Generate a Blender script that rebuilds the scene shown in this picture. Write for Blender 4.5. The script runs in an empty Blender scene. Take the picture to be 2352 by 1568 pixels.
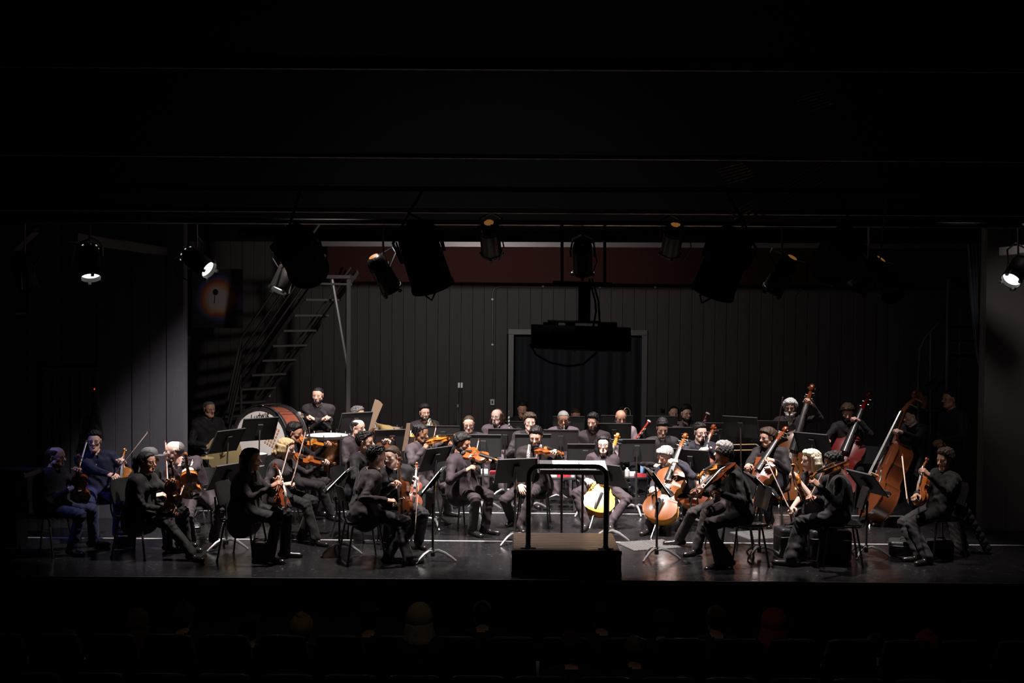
import bpy, math, random
import numpy as np
from mathutils import Vector, Matrix
random.seed(7)
RNG = np.random.RandomState(7)
SC = bpy.context.scene
COL = SC.collection
# ------------------------------------------------------------------ camera
FPX, CX, CY, HC = 2700.0, 1176.0, 784.0, 2.84
PITCH, ROLL = math.atan(84 / FPX), math.radians(0.45)
_r0 = np.array([1., 0, 0]); _u0 = np.array([0, math.sin(PITCH), math.cos(PITCH)]); _f0 = np.array([0, math.cos(PITCH), -math.sin(PITCH)])
_r = math.cos(ROLL) * _r0 + math.sin(ROLL) * _u0
_u = math.cos(ROLL) * _u0 - math.sin(ROLL) * _r0
cam_data = bpy.data.cameras.new('camera'); cam = bpy.data.objects.new('camera', cam_data); COL.objects.link(cam)
cam_data.sensor_width = 36.0; cam_data.lens = 36.0 * FPX / 2352.0; cam_data.clip_end = 200
cam.matrix_world = Matrix(((_r[0], _u[0], -_f0[0], 0), (_r[1], _u[1], -_f0[1], 0), (_r[2], _u[2], -_f0[2], HC), (0, 0, 0, 1)))
SC.camera = cam
def P(px, py, d):
    """World point at depth d (metres along +Y) seen at photo pixel px, py."""
    v = _f0 + _r * ((px - CX) / FPX) - _u * ((py - CY) / FPX)
    return np.array([0, 0, HC]) + v * (d / v[1])
def G(px, py, z=0.0):
    """World point on the horizontal plane z seen at pixel px, py."""
    v = _f0 + _r * ((px - CX) / FPX) - _u * ((py - CY) / FPX)
    return np.array([0, 0, HC]) + v * ((z - HC) / v[2])
def PZ(px, d, z):
    """World point at depth d and height z in pixel column px (near the picture's middle height)."""
    p = P(px, 1000, d); p = P(px, 1000 + (p[2] - z) * FPX / d, d); p[2] = z
    return p
# ------------------------------------------------------------------ world, exposure, lights
w = bpy.data.worlds.new('dark_hall'); SC.world = w; w.use_nodes = True
w.node_tree.nodes['Background'].inputs[0].default_value = (0.5, 0.55, 0.8, 1)
w.node_tree.nodes['Background'].inputs[1].default_value = 0.0012
SC.view_settings.view_transform = 'Standard'; SC.view_settings.look = 'None'
SC.view_settings.exposure = 0.0; SC.view_settings.gamma = 1.0; SC.view_settings.use_curve_mapping = False
def spot(name, loc, aim, power, angle, col=(1, 0.93, 0.9), blend=0.6, r=0.1):
    l = bpy.data.lights.new(name, 'SPOT'); l.energy = power; l.spot_size = math.radians(angle); l.spot_blend = blend
    l.color = col; l.shadow_soft_size = r
    o = bpy.data.objects.new(name, l); COL.objects.link(o); o.location = loc
    o.rotation_euler = (Vector(aim) - Vector(loc)).to_track_quat('-Z', 'Y').to_euler()
    return o
WARM = (1, 0.925, 0.905); COOL = (0.93, 0.96, 1.0); BLUE = (0.24, 0.31, 1.0)
# overhead stage lamps, then added fills without fixtures: (name, x, d, z, aim x, aim d, aim z, power, cone)
LAMPS = [
    ('spot_centre_front', 0.5, 13.3, 5.6, 0.6, 14.5, 0.3, 4600, 58),
    ('spot_left_front', -2.0, 13.2, 5.6, -2.1, 14.7, 0.3, 2800, 76),
    ('spot_right_front', 2.8, 13.4, 5.6, 3.0, 14.4, 0.3, 2700, 56),
    ('spot_back_left', -1.6, 16.0, 6.3, -1.4, 16.9, 0.6, 2900, 42),
    ('spot_back_centre', 1.2, 16.0, 6.3, 1.2, 16.9, 0.6, 3600, 42),
    ('spot_back_right', 3.6, 15.6, 6.3, 3.8, 16.4, 0.6, 1300, 42),
    ('spot_far_left', -4.35, 12.7, 4.8, -3.72, 13.7, 1.0, 1400, 24),
    ('spot_far_right', 4.9, 12.8, 5.2, 4.5, 13.5, 0.8, 480, 42),
    ('spot_cello', 0.75, 12.9, 5.2, 1.04, 14.95, 0.5, 3000, 15),
    ('fill_pillar', 5.5, 12.3, 4.0, 6.7, 15.0, 1.9, 80, 60),  # added fill to brighten the pillar, no lamp hangs here
    ('fill_wall_wash', -0.6, 15.2, 3.3, -0.3, 20.4, 2.3, 330, 140),  # added fill standing in for scattered light on the rear wall
    ('fill_wing_wash', -2.2, 12.7, 3.6, -4.2, 15.4, 1.0, 270, 32),  # added fill that lifts the wing wall, has no fixture
]
for n, x, d, z, ax, ad, az, pw, an in LAMPS:
    spot(n, (x, d, z), (ax, ad, az), pw, an, WARM, 1.0 if 'wash' in n or 'pillar' in n else .7)
spot('spot_blue_left', (-5.9, 12.2, 3.4), (-4.95, 13.7, 0.75), 115, 40, BLUE, .8)
spot('fill_audience', (0, 6.5, 6.5), (0, 9.3, 0), 30, 95, (1, .85, .7), .9, .3)  # added faint fill for seats and hats, no fixture in the hall
# ------------------------------------------------------------------ materials (all procedural)
MATS = {}
def mat(name, col, rough=0.6, metal=0.0, spec=0.5, bump=0.0, bscale=60.0, var=0.0, vscale=8.0, emit=None, estr=0.0, coat=0.0, sheen=0.0, stretch=None, sss=0.0, detail=3.0):
    if name in MATS: return MATS[name]
    m = bpy.data.materials.new(name); m.use_nodes = True; nt = m.node_tree; b = nt.nodes['Principled BSDF']
    b.inputs['Base Color'].default_value = (*col, 1); b.inputs['Roughness'].default_value = rough
    b.inputs['Metallic'].default_value = metal; b.inputs['Specular IOR Level'].default_value = spec
    if coat: b.inputs['Coat Weight'].default_value = coat; b.inputs['Coat Roughness'].default_value = 0.12
    if sheen: b.inputs['Sheen Weight'].default_value = sheen; b.inputs['Sheen Roughness'].default_value = 0.4
    if sss: b.inputs['Subsurface Weight'].default_value = sss; b.inputs['Subsurface Radius'].default_value = (0.02, 0.008, 0.004); b.inputs['Subsurface Scale'].default_value = 0.5
    if emit: b.inputs['Emission Color'].default_value = (*emit, 1); b.inputs['Emission Strength'].default_value = estr
    if bump or var:
        tc = nt.nodes.new('ShaderNodeTexCoord'); mp = nt.nodes.new('ShaderNodeMapping')
        nt.links.new(tc.outputs['Object'], mp.inputs[0])
        if stretch: mp.inputs['Scale'].default_value = stretch
    if bump:
        nz = nt.nodes.new('ShaderNodeTexNoise'); nz.inputs['Scale'].default_value = bscale; nz.inputs['Detail'].default_value = detail
        bp = nt.nodes.new('ShaderNodeBump'); bp.inputs['Strength'].default_value = bump; bp.inputs['Distance'].default_value = 0.01
        nt.links.new(mp.outputs[0], nz.inputs['Vector']); nt.links.new(nz.outputs[0], bp.inputs['Height']); nt.links.new(bp.outputs[0], b.inputs['Normal'])
    if var:
        n2 = nt.nodes.new('ShaderNodeTexNoise'); n2.inputs['Scale'].default_value = vscale; n2.inputs['Detail'].default_value = 4
        mx = nt.nodes.new('ShaderNodeMixRGB'); mx.blend_type = 'MIX'
        mx.inputs[1].default_value = (*[max(0, c * (1 - var)) for c in col], 1); mx.inputs[2].default_value = (*[min(1, c * (1 + var)) for c in col], 1)
        nt.links.new(mp.outputs[0], n2.inputs['Vector']); nt.links.new(n2.outputs[0], mx.inputs[0]); nt.links.new(mx.outputs[0], b.inputs['Base Color'])
    MATS[name] = m
    return m
def cloth(name, col, rough=0.62):
    nm = 'cloth_' + name
    if nm in MATS: return MATS[nm]
    m = mat(nm, (col[0] * .5, col[1] * .415, col[2] * .44), .76, spec=0.25); nt = m.node_tree; b = nt.nodes['Principled BSDF']; b.inputs['Sheen Weight'].default_value = .04
    tc = nt.nodes.new('ShaderNodeTexCoord'); wv = nt.nodes.new('ShaderNodeTexWave'); wv.wave_type = 'BANDS'; wv.bands_direction = 'DIAGONAL'; wv.inputs['Scale'].default_value = 3.2; wv.inputs['Distortion'].default_value = 7; wv.inputs['Detail'].default_value = 1.5; wv.inputs['Detail Scale'].default_value = 1.4
    nz = nt.nodes.new('ShaderNodeTexNoise'); nz.inputs['Scale'].default_value = 5; mu = nt.nodes.new('ShaderNodeMath'); mu.operation = 'MULTIPLY'
    bp = nt.nodes.new('ShaderNodeBump'); bp.inputs['Strength'].default_value = .55; bp.inputs['Distance'].default_value = .03
    nt.links.new(tc.outputs['Object'], wv.inputs['Vector']); nt.links.new(tc.outputs['Object'], nz.inputs['Vector']); nt.links.new(wv.outputs['Fac'], mu.inputs[0]); nt.links.new(nz.outputs[0], mu.inputs[1]); nt.links.new(mu.outputs[0], bp.inputs['Height']); nt.links.new(bp.outputs[0], b.inputs['Normal']); return m
SKIN = {k: mat('skin_' + k, c, 0.5, spec=0.4, bump=0.08, bscale=120, var=0.12, vscale=30, sss=0.0) for k, c in
        dict(fair=(.56, .33, .25), tan=(.42, .22, .145), brown=(.26, .125, .075), pale=(.62, .40, .33)).items()}
LIPS = {k: mat('lips_' + k, c, 0.45) for k, c in dict(fair=(.42, .19, .15), tan=(.32, .14, .1), brown=(.2, .085, .06), pale=(.47, .22, .2)).items()}
EYE = mat('eyeball', (.3, .27, .26), 0.2); IRIS = mat('iris', (.03, .018, .012), 0.2)
HAIR = {k: mat('hair_' + k, c, 0.52, bump=0.7, bscale=110, var=0.4, vscale=90, spec=0.22, stretch=(1, 1, .22)) for k, c in
        dict(black=(.008, .0065, .006), brown=(.035, .02, .012), grey=(.2, .19, .185), white=(.40, .39, .38), snow=(.75, .74, .72), blond=(.42, .29, .15), salt=(.09, .082, .078), fairwhite=(.62, .54, .4)).items()}
for _n, _c in dict(k_yellow=(.35, .24, .03), k_tan=(.42, .3, .2), k_red=(.32, .05, .02), k_navy=(.03, .035, .1), k_grey=(.2, .2, .19), k_brown=(.1, .055, .04)).items(): HAIR[_n] = mat('knit_' + _n, _c, .9, bump=.6, bscale=90, var=.15, vscale=30)
BLACKM = mat('black_paint', (.016, .0155, .016), 0.42, bump=0.03, bscale=300)
STANDM = mat('stand_desk_paint', (.035, .032, .033), 0.5, bump=0.05, bscale=260)
BLACKP = mat('black_plastic', (.012, .012, .0125), 0.35, bump=0.05, bscale=200)
CHROME = mat('worn_steel', (.55, .53, .52), 0.28, 1.0, bump=0.04, bscale=150)
DKSTEEL = mat('dark_steel', (.16, .155, .15), 0.35, 1.0)
BRASS = mat('brass', (.72, .52, .22), 0.3, .7)
SILVER = mat('silver_plate', (.8, .79, .74), 0.3, .6)
EBONY = mat('ebony', (.014, .012, .011), 0.32)
PAPER = mat('sheet_paper', (.82, .8, .78), 0.7, var=0.05, vscale=40)
SHOE = mat('shoe_leather', (.014, .012, .011), 0.22, coat=0.3)
def varnish(name, col): return mat('varnish_' + name, col, 0.28, coat=0.5, var=0.28, vscale=9, stretch=(8, 1.2, 3), spec=0.5)
VARN = dict(tawny=varnish('tawny', (.17, .052, .012)), orange=varnish('orange', (.21, .052, .009)), red=varnish('red', (.15, .03, .008)), amber=varnish('amber', (.36, .12, .016)),
            brown=varnish('brown', (.1, .026, .008)), yellow=varnish('yellow', (.72, .40, .055)), crimson=varnish('crimson', (.16, .007, .006)),
            rib=varnish('maple', (.5, .22, .035)))
BOWW = mat('bow_wood', (.2, .055, .02), 0.35, coat=0.3); BOWH = mat('bow_hair', (.72, .66, .55), 0.6)
STRING = mat('string_steel', (.6, .58, .55), 0.3, 1.0)
# ------------------------------------------------------------------ mesh helpers
class MB:
    def __init__(s): s.v = []; s.f = []; s.m = []; s.n = 0
    def add(s, v, f, mi=0):
        v = np.asarray(v, float).reshape(-1, 3)
        s.v.append(v); s.f += [[i + s.n for i in q] for q in f]; s.m += [mi] * len(f); s.n += len(v); return s
    def box(s, c, size, R=None, mi=0, taper=None):
        x, y, z = [q / 2 for q in size]
        v = np.array([[-x, -y, -z], [x, -y, -z], [x, y, -z], [-x, y, -z], [-x, -y, z], [x, -y, z], [x, y, z], [-x, y, z]])
        if taper: v[4:, 0] *= taper[0]; v[4:, 1] *= taper[1]
        if R is not None: v = v @ np.asarray(R).T
        return s.add(v + np.asarray(c), [[0, 3, 2, 1], [4, 5, 6, 7], [0, 1, 5, 4], [1, 2, 6, 5], [2, 3, 7, 6], [3, 0, 4, 7]], mi)
    def tube(s, pts, r, n=8, mi=0, cap=True, flat=None):
        pts = np.asarray(pts, float); k = len(pts); rr = np.full(k, r) if np.isscalar(r) else np.asarray(r, float)
        V = []; up = None
        for i in range(k):
            t = pts[min(i + 1, k - 1)] - pts[max(i - 1, 0)]; t = t / (np.linalg.norm(t) + 1e-9)
            if up is None: up = np.array([0, 0, 1.]) if abs(t[2]) < .9 else np.array([1., 0, 0])
            a = np.cross(t, up); a /= np.linalg.norm(a) + 1e-9; b = np.cross(a, t); up = b
            for j in range(n):
                an = 2 * math.pi * j / n
                V.append(pts[i] + rr[i] * (math.cos(an) * a * (flat or 1) + math.sin(an) * b))
        F = [[i * n + j, i * n + (j + 1) % n, (i + 1) * n + (j + 1) % n, (i + 1) * n + j] for i in range(k - 1) for j in range(n)]
        if cap: F += [list(range(n))[::-1], [(k - 1) * n + j for j in range(n)]]
        return s.add(V, F, mi)
    def lathe(s, prof, n=24, mi=0, M=None):
        V = [[r * math.cos(2 * math.pi * j / n), r * math.sin(2 * math.pi * j / n), z] for r, z in prof for j in range(n)]
        F = [[i * n + j, i * n + (j + 1) % n, (i + 1) * n + (j + 1) % n, (i + 1) * n + j] for i in range(len(prof) - 1) for j in range(n)]
        V = np.array(V)
        if M is not None: V = V @ np.asarray(M[0]).T + np.asarray(M[1])
        return s.add(V, F, mi)
    def mesh(s, name, mats=(), smooth=True, bevel=0):
        me = bpy.data.meshes.new(name)
        me.from_pydata(np.concatenate(s.v).tolist(), [], s.f)
        for m in mats: me.materials.append(m)
        if len(mats) > 1: me.polygons.foreach_set('material_index', s.m)
        if smooth:
            me.polygons.foreach_set('use_smooth', [True] * len(me.polygons)); me.set_sharp_from_angle(angle=math.radians(38))
        me.update(); return me
def arr_mesh(name, V, Q, mi, mats):
    me = bpy.data.meshes.new(name); n = len(Q)
    me.vertices.add(len(V)); me.vertices.foreach_set('co', np.asarray(V, np.float32).ravel())
    me.loops.add(n * 4); me.loops.foreach_set('vertex_index', np.asarray(Q, np.int32).ravel())
    me.polygons.add(n); me.polygons.foreach_set('loop_start', np.arange(0, n * 4, 4, dtype=np.int32))
    for m in mats: me.materials.append(m)
    if mi is not None: me.polygons.foreach_set('material_index', np.asarray(mi, np.int32))
    me.polygons.foreach_set('use_smooth', np.ones(n, bool))
    me.update(calc_edges=True); return me
def ob(name, me, parent=None, M=None, mats=None, **props):
    o = bpy.data.objects.new(name, me); COL.objects.link(o)
    if M is not None: o.matrix_world = M
    if parent is not None: o.parent = parent
    if mats:
        for i, m in enumerate(mats):
            o.material_slots[i].link = 'OBJECT'; o.material_slots[i].material = m
    for k, v in props.items(): o[k] = v
    return o
def thing(name, label, cat, loc=(0, 0, 0), group=None, M=None):
    o = bpy.data.objects.new(name, None); COL.objects.link(o); o.empty_display_size = 0.1
    o.matrix_world = M if M is not None else Matrix.Translation(Vector(loc))
    o['label'] = label; o['category'] = cat
    if group: o['group'] = group
    return o
def tag(o, label, cat, group=None):
    o['label'] = label; o['category'] = cat
    if group: o['group'] = group
    return o
def part(name, me, parent, M=None, mats=None, **k):
    """Child object; mesh coordinates are in the parent's local frame unless M (local matrix) is given."""
    o = bpy.data.objects.new(name, me); COL.objects.link(o); o.parent = parent
    if M is not None: o.matrix_local = M
    if mats:
        for i, m in enumerate(mats):
            o.material_slots[i].link = 'OBJECT'; o.material_slots[i].material = m
    for q, v in k.items(): o[q] = v
    return o
def nrm(v): v = np.asarray(v, float); return v / (np.linalg.norm(v) + 1e-12)
def frame(o, y, zhint):
    """4x4 matrix with local +Y along y and local +Z near zhint."""
    y = nrm(y); z = np.asarray(zhint, float); z = nrm(z - y * (z @ y)); x = np.cross(y, z)
    return Matrix(((x[0], y[0], z[0], o[0]), (x[1], y[1], z[1], o[1]), (x[2], y[2], z[2], o[2]), (0, 0, 0, 1)))
def rotz(a): c, s = math.cos(a), math.sin(a); return np.array([[c, -s, 0], [s, c, 0], [0, 0, 1.]])
def rotx(a): c, s = math.cos(a), math.sin(a); return np.array([[1., 0, 0], [0, c, -s], [0, s, c]])
def roty(a): c, s = math.cos(a), math.sin(a); return np.array([[c, 0, s], [0, 1., 0], [-s, 0, c]])
def M4(R, t): 
    m = Matrix.Identity(4)
    for i in range(3):
        for j in range(3): m[i][j] = R[i][j]
        m[i][3] = t[i]
    return m
# ------------------------------------------------------------------ implicit surfaces -> one continuous mesh
def cone(a, b, ra, rb, mat=0, k=.02, n=None, q=1.0): return dict(a=np.asarray(a, float), b=np.asarray(b, float), ra=ra, rb=rb, m=mat, k=k, n=None if n is None else nrm(n), q=q)
def pdist(p, X):
    d = p['b'] - p['a']; L = d @ d + 1e-12
    w = X - p['a']; t = np.clip((w @ d) / L, 0, 1); v = w - t[..., None] * d
    if p['n'] is not None:
        c = v @ p['n']; v = v + (c * (1 / p['q'] - 1))[..., None] * p['n']
    r = p['ra'] + (p['rb'] - p['ra']) * t
    s = np.sqrt((v * v).sum(-1)) - r
    return s * (0.5 + 0.5 * p['q']) if p['n'] is not None else s
def sdf_mesh(prims, h, subs=()):
    lo = np.min([np.minimum(p['a'], p['b']) - max(p['ra'], p['rb']) * max(1, p['q']) for p in prims], 0) - 3 * h
    hi = np.max([np.maximum(p['a'], p['b']) + max(p['ra'], p['rb']) * max(1, p['q']) for p in prims], 0) + 3 * h
    n = np.ceil((hi - lo) / h).astype(int) + 1
    F = np.full(n, 1.0, np.float64)
    ax = [lo[i] + h * np.arange(n[i]) for i in range(3)]
    for p in prims:
        mg = max(p['ra'], p['rb']) * max(1, p['q']) + p['k'] + 2.5 * h
        i0 = np.maximum(np.floor((np.minimum(p['a'], p['b']) - mg - lo) / h).astype(int), 0)
        i1 = np.minimum(np.ceil((np.maximum(p['a'], p['b']) + mg - lo) / h).astype(int) + 1, n)
        sl = tuple(slice(i0[j], i1[j]) for j in range(3))
        X = np.stack(np.meshgrid(*[ax[j][sl[j]] for j in range(3)], indexing='ij'), -1)
        d = pdist(p, X); f = F[sl]; k = p['k']
        if k > 0: hh = np.maximum(k - np.abs(f - d), 0) / k; F[sl] = np.minimum(f, d) - hh * hh * k * .25
        else: F[sl] = np.minimum(f, d)
    for p in subs:
        X = np.stack(np.meshgrid(*ax, indexing='ij'), -1); d = -pdist(p, X); k = p['k']
        hh = np.maximum(k - np.abs(F - d), 0) / k; F = np.maximum(F, d) + hh * hh * k * .25
    return nets(F, lo, h)
def nets(F, lo, h):
    S = F < 0; n = np.array(F.shape)
    c = np.zeros(n - 1, np.int8)
    for dx in (0, 1):
        for dy in (0, 1):
            for dz in (0, 1): c += S[dx:n[0] - 1 + dx, dy:n[1] - 1 + dy, dz:n[2] - 1 + dz]
    idx = np.argwhere((c > 0) & (c < 8)); N = len(idx)
    vid = np.full(n - 1, -1, np.int64); vid[tuple(idx.T)] = np.arange(N)
    acc = np.zeros((N, 3)); cnt = np.zeros(N)
    C = [(a, b, d) for a in (0, 1) for b in (0, 1) for d in (0, 1)]
    for p in C:
        for axis in range(3):
            if p[axis]: continue
            q = list(p); q[axis] = 1
            fa = F[tuple((idx + p).T)]; fb = F[tuple((idx + q).T)]; m = (fa < 0) != (fb < 0)
            t = np.where(m, fa / np.where(m, fa - fb, 1), 0)
            pt = np.tile(np.array(p, float), (N, 1)); pt[:, axis] = t
            acc[m] += pt[m]; cnt[m] += 1
    V = lo + h * (idx + acc / cnt[:, None])
    Q = []
    for axis in range(3):
        u, v = [(1, 2), (2, 0), (0, 1)][axis]
        sa = [slice(None)] * 3; sb = [slice(None)] * 3; sa[axis] = slice(0, -1); sb[axis] = slice(1, None)
        ch = S[tuple(sa)] != S[tuple(sb)]
        e = np.argwhere(ch); e = e[(e[:, u] > 0) & (e[:, v] > 0) & (e[:, u] < n[u] - 1) & (e[:, v] < n[v] - 1)]
        ins = S[tuple(e.T)]
        ou = np.zeros(3, int); ou[u] = 1; ov = np.zeros(3, int); ov[v] = 1
        a = vid[tuple((e - ou - ov).T)]; b = vid[tuple((e - ov).T)]; cc = vid[tuple(e.T)]; d = vid[tuple((e - ou).T)]
        q = np.stack([a, b, cc, d], 1); q[~ins] = q[~ins][:, ::-1]; Q.append(q)
    return V, np.concatenate(Q)
def vnormals(V, Q):
    n = np.cross(V[Q[:, 2]] - V[Q[:, 0]], V[Q[:, 3]] - V[Q[:, 1]]); N = np.zeros_like(V)
    for j in range(4): np.add.at(N, Q[:, j], n)
    return N / (np.linalg.norm(N, axis=1, keepdims=True) + 1e-12)
def vmat(V, prims):
    D = np.stack([pdist(p, V) for p in prims]); return np.array([p['m'] for p in prims])[D.argmin(0)]
def fmat(vm, Q): return np.sort(vm[Q], 1)[:, 2]
# ------------------------------------------------------------------ heads, hair, hands
X3 = np.array([1., 0, 0]); Z3 = np.array([0, 0, 1.])
HEADS = {}
def head(kind, h=.0052):
    key = (kind, h)
    if key in HEADS: return HEADS[key]
    w, jw, jz, ns, br = dict(m=(1, 1, 0, 1, 1), f=(.94, .86, .004, .85, .5), r=(1.05, 1.18, .004, 1.05, .9), l=(.96, .95, -.008, 1.15, 1.1))[kind]
    p = [cone((0, -.03, .035), (0, .022, .04), .08, .077, 0, .03, X3, .95 * w),
         cone((0, .028, 0), (0, .035, -.06), .064, .05, 0, .03, X3, .95 * w),
         cone((-.008, .066, -.097 + jz), (.008, .066, -.097 + jz), .023, .023, 0, .02),
         cone((-.037, .083, .021), (.037, .083, .021), .012 * (.8 + .2 * br), .012 * (.8 + .2 * br), 0, .012),
         cone((0, .092, .014), (0, .119 * (.97 + .03 * ns), -.027), .008, .0132 * ns, 0, .007),
         cone((0, -.02, -.05), (0, -.03, -.13), .05 * w, .053 * w, 0, .03)]
    for s in (-1, 1):
        p += [cone((s * .039 * w * jw, .015, -.058), (s * .018, .056, -.092 + jz), .031 * jw, .024, 0, .025),
              cone((s * .042 * w, .06, -.018), (s * .043 * w, .06, -.02), .022, .022, 0, .02),
              cone((s * .011, .101, -.03), (s * .0112, .1, -.03), .008 * ns, .008 * ns, 0, .006),
              cone((s * .078 * w, -.006, .02), (s * .076 * w, -.012, -.024), .019, .012, 0, .006, X3, .4)]
    subs = [cone((s * .031, .107, .005), (s * .031, .108, .004), .0185, .0185, 0, .012) for s in (-1, 1)]
    V, Q = sdf_mesh(p, h, subs)
    vm = np.zeros(len(V), int)
    def spot_m(c, r, mi):
        vm[((V - np.array(c)) ** 2 / np.array(r) ** 2).sum(1) < 1] = mi
    spot_m((0, .095, -.064), (.024, .03, .0095), 5)
    e = []
    for s in (-1, 1):
        e.append((cone((s * .031, .08, .004), (s * .031, .0801, .004), .0125, .0125), 6)); e.append((cone((s * .031, .0885, .003), (s * .031, .0886, .003), .0064, .0064), 7))
        e.append((cone((s * .018, .0905, .0125), (s * .044, .085, .0115), .0042, .0042), 0)); e.append((cone((s * .018, .092, .026), (s * .048, .086, .027), .0042, .003), 8))
    for s in (-1, 1):
        e.append((cone((s * .022, .089, -.0605), (0, .0968, -.059), .0032, .0046), 5)); e.append((cone((s * .02, .089, -.0655), (0, .0962, -.0685), .0036, .0054), 5))
    vs, qs, ms = [V], [Q], [fmat(vm, Q)]; off = len(V)
    for c, mi in e:
        v2, q2 = sdf_mesh([c], .0036 if h < .006 else .005); vs.append(v2); qs.append(q2 + off); ms.append(np.full(len(q2), mi)); off += len(v2)
    HEADS[key] = dict(V=np.concatenate(vs), Q=np.concatenate(qs), m=np.concatenate(ms), V0=V, Q0=Q, N0=vnormals(V, Q))
    return HEADS[key]
def wob(V, wl, seed, n=5):
    r = np.random.RandomState(seed); o = np.zeros(len(V))
    for i in range(n):
        a = nrm(r.randn(3)) * 2 * math.pi / (wl * r.uniform(.7, 1.4)); b = nrm(r.randn(3)) * 2 * math.pi / (wl * 2)
        o += np.sin(V @ a + 1.7 * np.sin(V @ b + r.rand() * 6) + r.rand() * 6)
    return o / n
def shell(H, g, thick, wl, amp, seed):
    V, Q, N = H['V0'], H['Q0'], H['N0']
    w = np.clip(g / .022, 0, 1); w = w * w * (3 - 2 * w)
    keep = g > -.012; qk = Q[keep[Q].all(1)]
    d = w * thick * (1 + amp * wob(V * np.array([1, 1, .4 if wl > .017 else 1]), wl, seed) * 1.3) - (1 - w) * .004
    V2 = V + N * d[:, None]
    used = np.unique(qk); mp = np.full(len(V), -1); mp[used] = np.arange(len(used))
    return V2[used], mp[qk]
def hairline(V, low=-.06):
    y, z = V[:, 1], V[:, 2]
    zl = np.interp(y, [-.12, -.045, -.02, .0, .03, .05, .075, .12], [low, low, -.008, .02, .024, .05, .066, .075])
    return z - zl + .005 * wob(V, .02, 31) - .004
HCACHE = {}
def hair_arrays(style, kind, h=.0052):
    key = (style, kind, h)
    if key in HCACHE: return HCACHE[key]
    H = head(kind, h); V = H['V0']; g = hairline(V); A = []
    ex = []; hh = .0085 if h < .006 else .011; wl = .03; am = .12
    if style == 'short': A.append(shell(H, g, .009 + .016 * np.clip((V[:, 2] - .04) / .07, 0, 1), .022, .45, 3))
    elif style == 'crop': A.append(shell(H, g, .006, .02, .3, 4))
    elif style == 'quiff':
        A.append(shell(H, g, .012 + .022 * np.clip((V[:, 2] - .06) / .05, 0, 1), .026, .3, 5))
    elif style == 'curly': A.append(shell(H, g + .004, .02 + .014 * np.clip((V[:, 2] - .03) / .08, 0, 1), .016, .5, 6))
    elif style == 'bushy': A.append(shell(H, hairline(V, -.075) + .006, .03, .024, .35, 8))
    elif style == 'wavy': A.append(shell(H, g, .024, .03, .3, 9))
    elif style == 'balding':
        g2 = np.minimum(g, np.maximum(np.abs(V[:, 0]) - .05, np.maximum(-.035 - V[:, 1], .055 - V[:, 2] - .2 * np.maximum(V[:, 1], 0) * 3)))
        A.append(shell(H, g2, .01, .02, .3, 10))
    elif style == 'thin': 
        A.append(shell(H, g - .02 * (V[:, 1] > .0) * np.clip((V[:, 1]) / .06, 0, 1), .008, .02, .4, 11))
    elif style == 'fringe_bald':
        g2 = np.minimum(g, np.maximum(-.045 - V[:, 1], .04 - V[:, 2])); A.append(shell(H, g2, .006, .02, .3, 10))
    elif style in ('long', 'bob', 'waves', 'mane', 'side_long'):
        if style == 'side_long':
            g2 = np.minimum(g, np.maximum(-.03 - V[:, 1], .05 - V[:, 2])); A.append(shell(H, g2, .016, .02, .4, 12))
        else: A.append(shell(H, hairline(V, -.1) + .008 * (V[:, 1] < .05), .017 if style != 'mane' else .026, .03, .3, 12))
        n = dict(long=13, bob=13, waves=15, mane=13, side_long=9)[style]; L = dict(long=.27, bob=.12, waves=.33, mane=.15, side_long=.14)[style]
        r = np.random.RandomState(5)
        for i in range(n):
            a = math.radians(-118 + 236 * i / (n - 1)) ; x = math.sin(a); y = -math.cos(a)
            rad = .084 + .006 * r.rand(); pp = [np.array([x * rad * .98, y * rad - .022, .035])]
            sway = r.uniform(-.02, .02, 2)
            for t in (.33, .66, 1):
                f = 1 + .12 * t if style != 'bob' else 1 + .05 * t
                pp.append(np.array([x * rad * f + sway[0] * t + .012 * math.sin(9 * t + i), y * rad * f - .022 - .02 * t + sway[1] * t, .02 - (L + .03 * r.rand()) * t]))
            for j in range(3):
                rr = [.026, .026, .023, .012]; ex.append(cone(pp[j], pp[j + 1], rr[j], rr[j + 1], 0, .012))
    elif style == 'pony':
        A.append(shell(H, hairline(V, -.07), .011, .03, .2, 13))
        pp = [(0, -.1, .055), (0, -.145, .03), (0, -.15, -.06), (0, -.14, -.2)]
        for j, rr in enumerate([(.026, .034), (.034, .034), (.034, .014)]): ex.append(cone(pp[j], pp[j + 1], rr[0], rr[1], 0, .02))
    elif style == 'tail':
        A.append(shell(H, hairline(V, -.07) - .006, .016, .03, .3, 13))
        for i in range(7):
            x = -.05 + i * .017; ex += [cone((x, -.09, .05), (x * 1.2, -.12, .0), .022, .02, 0, .02), cone((x * 1.2, -.12, 0), (x * 1.3, -.115, -.06), .02, .01, 0, .02)]
    elif style == 'dread':
        A.append(shell(H, g - .004, .01, .012, .5, 14)); r = np.random.RandomState(3); hh = .006
        for i in range(26):
            a = math.radians(-150 + 300 * i / 25 + r.uniform(-6, 6)); x, y = math.sin(a), -math.cos(a)
            top = np.array([x * .045, y * .05 - .02, .118]); mid = np.array([x * .088, y * .098 - .02, .07 + .03 * r.rand()]); L = .13 * r.uniform(.5, 1.1) * (1 if y < .3 else .35)
            end = mid + np.array([x * .015, y * .012, -L]); ex += [cone(top, mid, .009, .0095, 0, .004), cone(mid, end, .0095, .006, 0, .004)]
    elif style == 'hood':
        A.append(shell(H, np.maximum(hairline(V, -.2), -.01 - V[:, 1]) + .006, .03, .09, .12, 15))
        for i in range(9):
            a = math.radians(-130 + 260 * i / 8); x, y = math.sin(a), -math.cos(a); ex += [cone((x * .08, y * .085 - .02, -.03), (x * .105, y * .11 - .02, -.15), .034, .04, 0, .03)]
    elif style == 'beanie':
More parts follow.
